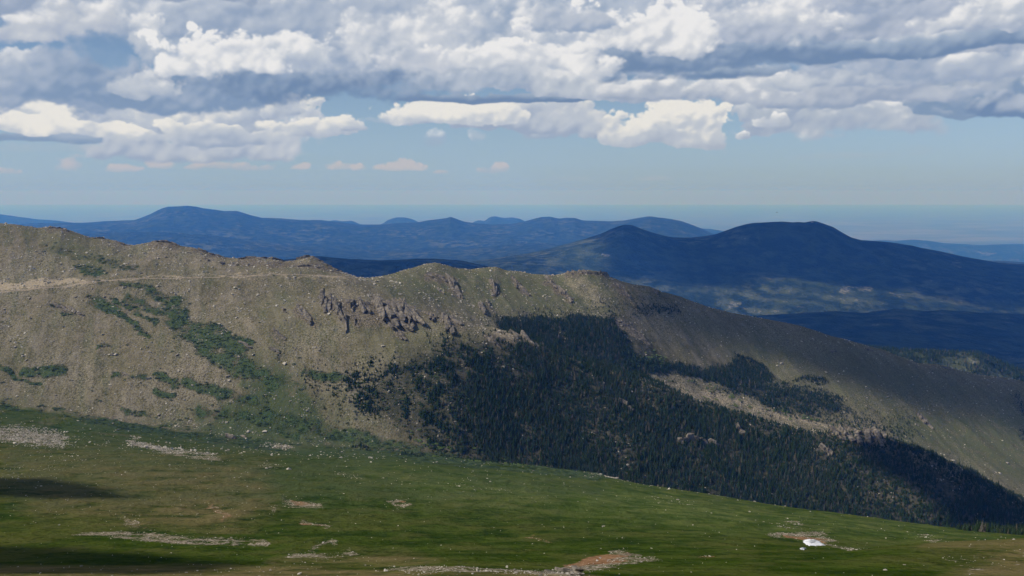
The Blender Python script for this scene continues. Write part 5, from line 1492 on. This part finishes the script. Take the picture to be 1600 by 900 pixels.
nh = lambda px, py, a=8, b=14.0: hit(px, py, a, b)
def beyond(px, dy=260):
    y = float(np.interp(px, *zip(*SKYL))); p = hit(px, y + 1, 13, 14)
    return p + np.array([0, dy, -60])


sky_cloud('white cumulus high above the grey right shoulder', [beyond(955, 60), nh(952, 440, 13), nh(985, 490, 12), nh(1030, 530, 12), nh(1110, 543, 11.5), nh(1200, 552, 11.5), nh(1250, 580, 11.5), nh(1340, 608, 11.5), nh(1440, 640, 11.5),
           nh(1480, 640, 12), nh(1560, 668, 12), nh(1700, 700, 11), nh(1900, 720, 11), beyond(1900), beyond(1600, 400), beyond(1300, 300), beyond(1100, 200)], 1500, 55, 90, 0.46)
sky_cloud('ragged grey cloud scrap high above the lower forest', [nh(1386, 692, 9, 10), nh(1450, 712, 9, 10), nh(1540, 760, 9, 10), nh(1700, 860, 9, 10), nh(1700, 920, 8, 10), nh(1560, 860, 8.3, 10), nh(1500, 805, 8.3, 10), nh(1440, 760, 8.3, 10), nh(1380, 725, 8.3, 10)], 1300, 30, 56)
sky_cloud('small white cloud puff above the left meadow', [nh(-300, 745, 2, 7), nh(0, 750, 2, 7), nh(60, 753, 2, 7), nh(105, 762, 2, 7), nh(150, 775, 2, 7), nh(80, 773, 2, 7), nh(0, 772, 2, 7), nh(-300, 775, 2, 7)], 900, 14, 40)
sky_cloud('small white cloud wisp above the bottom left meadow', [nh(-300, 858, 1.5, 7), nh(40, 860, 1.5, 7), nh(140, 866, 1.5, 7), nh(230, 876, 1.5, 7), nh(330, 886, 1.5, 7), nh(200, 895, 1.5, 7), nh(-300, 900, 1.5, 7)], 700, 9, 40, 0.9)
fh = lambda px, py, a=5.5, b=7.05: far_hit(px, py, a, b)
sky_cloud('long grey cloud bank high over the twin dark peaks', [fh(945, 372), fh(950, 395), fh(975, 430), fh(1120, 436), fh(1200, 430), fh(1330, 446), fh(1390, 445), fh(1500, 500), fh(1900, 520), fh(1900, 445) + np.array([0, 900, 0]), fh(1500, 405) + np.array([0, 900, 0]), fh(1230, 350) + np.array([0, 900, 0]), fh(935, 368) + np.array([0, 700, 0])], 3600, 250, 80)
f1 = lambda px, py, a=2.6, b=4.05: far_hit(px, py, a, b)
sky_cloud('broad grey cloud above the nearer blue forest range', [f1(1150, 500), f1(1150, 530), f1(1300, 560), f1(1500, 590), f1(1900, 640), f1(1900, 520) + np.array([0, 500, 0]), f1(1550, 492) + np.array([0, 400, 0]), f1(1390, 487) + np.array([0, 400, 0]), f1(1190, 496) + np.array([0, 400, 0])], 2600, 180, 70)
sky_cloud('grey cloud high above the dark hills behind the road', [f1(420, 412) + np.array([0, 500, 0]), f1(430, 430), f1(560, 450), f1(760, 450), f1(850, 445), f1(830, 436) + np.array([0, 500, 0]), f1(560, 409) + np.array([0, 500, 0])], 2600, 180, 60)

# ------------------------------------------------------------------ lookout on the far dark peak
tower_mat, g = new_mat('weathered_wall')
finish(g, (0.30, 0.28, 0.26), 0.8)
roof_mat, g = new_mat('grey_roof')
finish(g, (0.10, 0.10, 0.11), 0.7)


def box_faces(i): return [(i, i + 3, i + 2, i + 1), (i + 4, i + 5, i + 6, i + 7), (i, i + 1, i + 5, i + 4), (i + 1, i + 2, i + 6, i + 5), (i + 2, i + 3, i + 7, i + 6), (i + 3, i, i + 4, i + 7)]
def box_verts(x0, y0, z0, x1, y1, z1): return [(x0, y0, z0), (x1, y0, z0), (x1, y1, z0), (x0, y1, z0), (x0, y0, z1), (x1, y0, z1), (x1, y1, z1), (x0, y1, z1)]


p = far_hit(1269, 348, 6.9, 7.05)
lo = empty('lookout_building', tuple(p))
tag(lo, 'tiny lookout hut on top of the flat dark peak', 'lookout')
obj('wall', mesh('wall', box_verts(-9, -6, -8, 9, 6, 9), box_faces(0), tower_mat), lo)
obj('roof', mesh('roof', [(-11, -8, 9.0), (11, -8, 9.0), (11, 8, 9.0), (-11, 8, 9.0), (-7, 0, 13), (7, 0, 13)], [(0, 1, 5, 4), (1, 2, 5), (2, 3, 4, 5), (3, 0, 4), (3, 2, 1, 0)], roof_mat), lo)
mv = []; mf = []
for k, (z, r_) in enumerate(((9, 0.9), (30, 0.4))):
    for i in range(6): mv.append((6 + math.cos(i * 1.0472) * r_, math.sin(i * 1.0472) * r_, z))
for i in range(6): mf.append((i, (i + 1) % 6, 6 + (i + 1) % 6, 6 + i))
obj('mast', mesh('mast', mv, mf, tower_mat), lo)

# ------------------------------------------------------------------ two birds over the plains
bird_mat, g = new_mat('dark_feathers')
finish(g, (0.04, 0.038, 0.035), 0.8)


def bird(px, py, Y, rz, label, flap):
    c = at(px, py, Y)
    e = empty('bird', tuple(c), rz)
    tag(e, label, 'bird')
    vs, fs = [], []
    prof = ((-0.32, 0.015, 0.0), (-0.2, 0.03, 0), (-0.05, 0.07, 0), (0.1, 0.06, 0.01), (0.18, 0.035, 0.03), (0.24, 0.035, 0.04), (0.29, 0.006, 0.03))
    for x, r_, z in prof:
        for i in range(8): vs.append((x, math.cos(i * math.pi / 4) * r_, z + math.sin(i * math.pi / 4) * r_))
    for k in range(len(prof) - 1):
        for i in range(8): fs.append((k * 8 + i, k * 8 + (i + 1) % 8, k * 8 + 8 + (i + 1) % 8, k * 8 + 8 + i))
    fs.append(tuple(range(8)))
    obj('body', mesh('body', vs, fs, bird_mat, True), e)
    for s in (-1, 1):
        w = []
        for (yy_, x0, x1, z) in ((0.04, 0.14, -0.08, 0.02), (0.3, 0.17, -0.08, 0.02 + flap * .6), (0.55, 0.08, -0.08, 0.02 + flap), (0.72, -0.04, -0.12, 0.02 + flap * 1.1)):
            w += [(x0, s * yy_, z + .012), (x1, s * yy_, z + .012), (x1, s * yy_, z - .006), (x0, s * yy_, z - .006)]
        f_ = [(0, 1, 2, 3), (15, 14, 13, 12)]
        for k in range(3):
            for i in range(4): f_.append((k * 4 + i, k * 4 + 4 + i, k * 4 + 4 + (i + 1) % 4, k * 4 + (i + 1) % 4))
        obj('wing', mesh('wing', w, f_, bird_mat), e)
    obj('tail', mesh('tail', [(-0.28, -.03, 0), (-0.28, .03, 0), (-0.46, .08, 0), (-0.46, -.08, 0), (-0.28, -.03, .012), (-0.28, .03, .012), (-0.46, .08, .006), (-0.46, -.08, .006)], box_faces(0), bird_mat), e)


bird(1191.5, 309, 420, 2.6, 'tiny dark bird in the air above the left of flat peak', 0.12)
bird(1214, 332, 400, 0.4, 'tiny dark bird lower and just left of flat peak summit', 0.2)
print('done', round(time.time() - T0, 1))
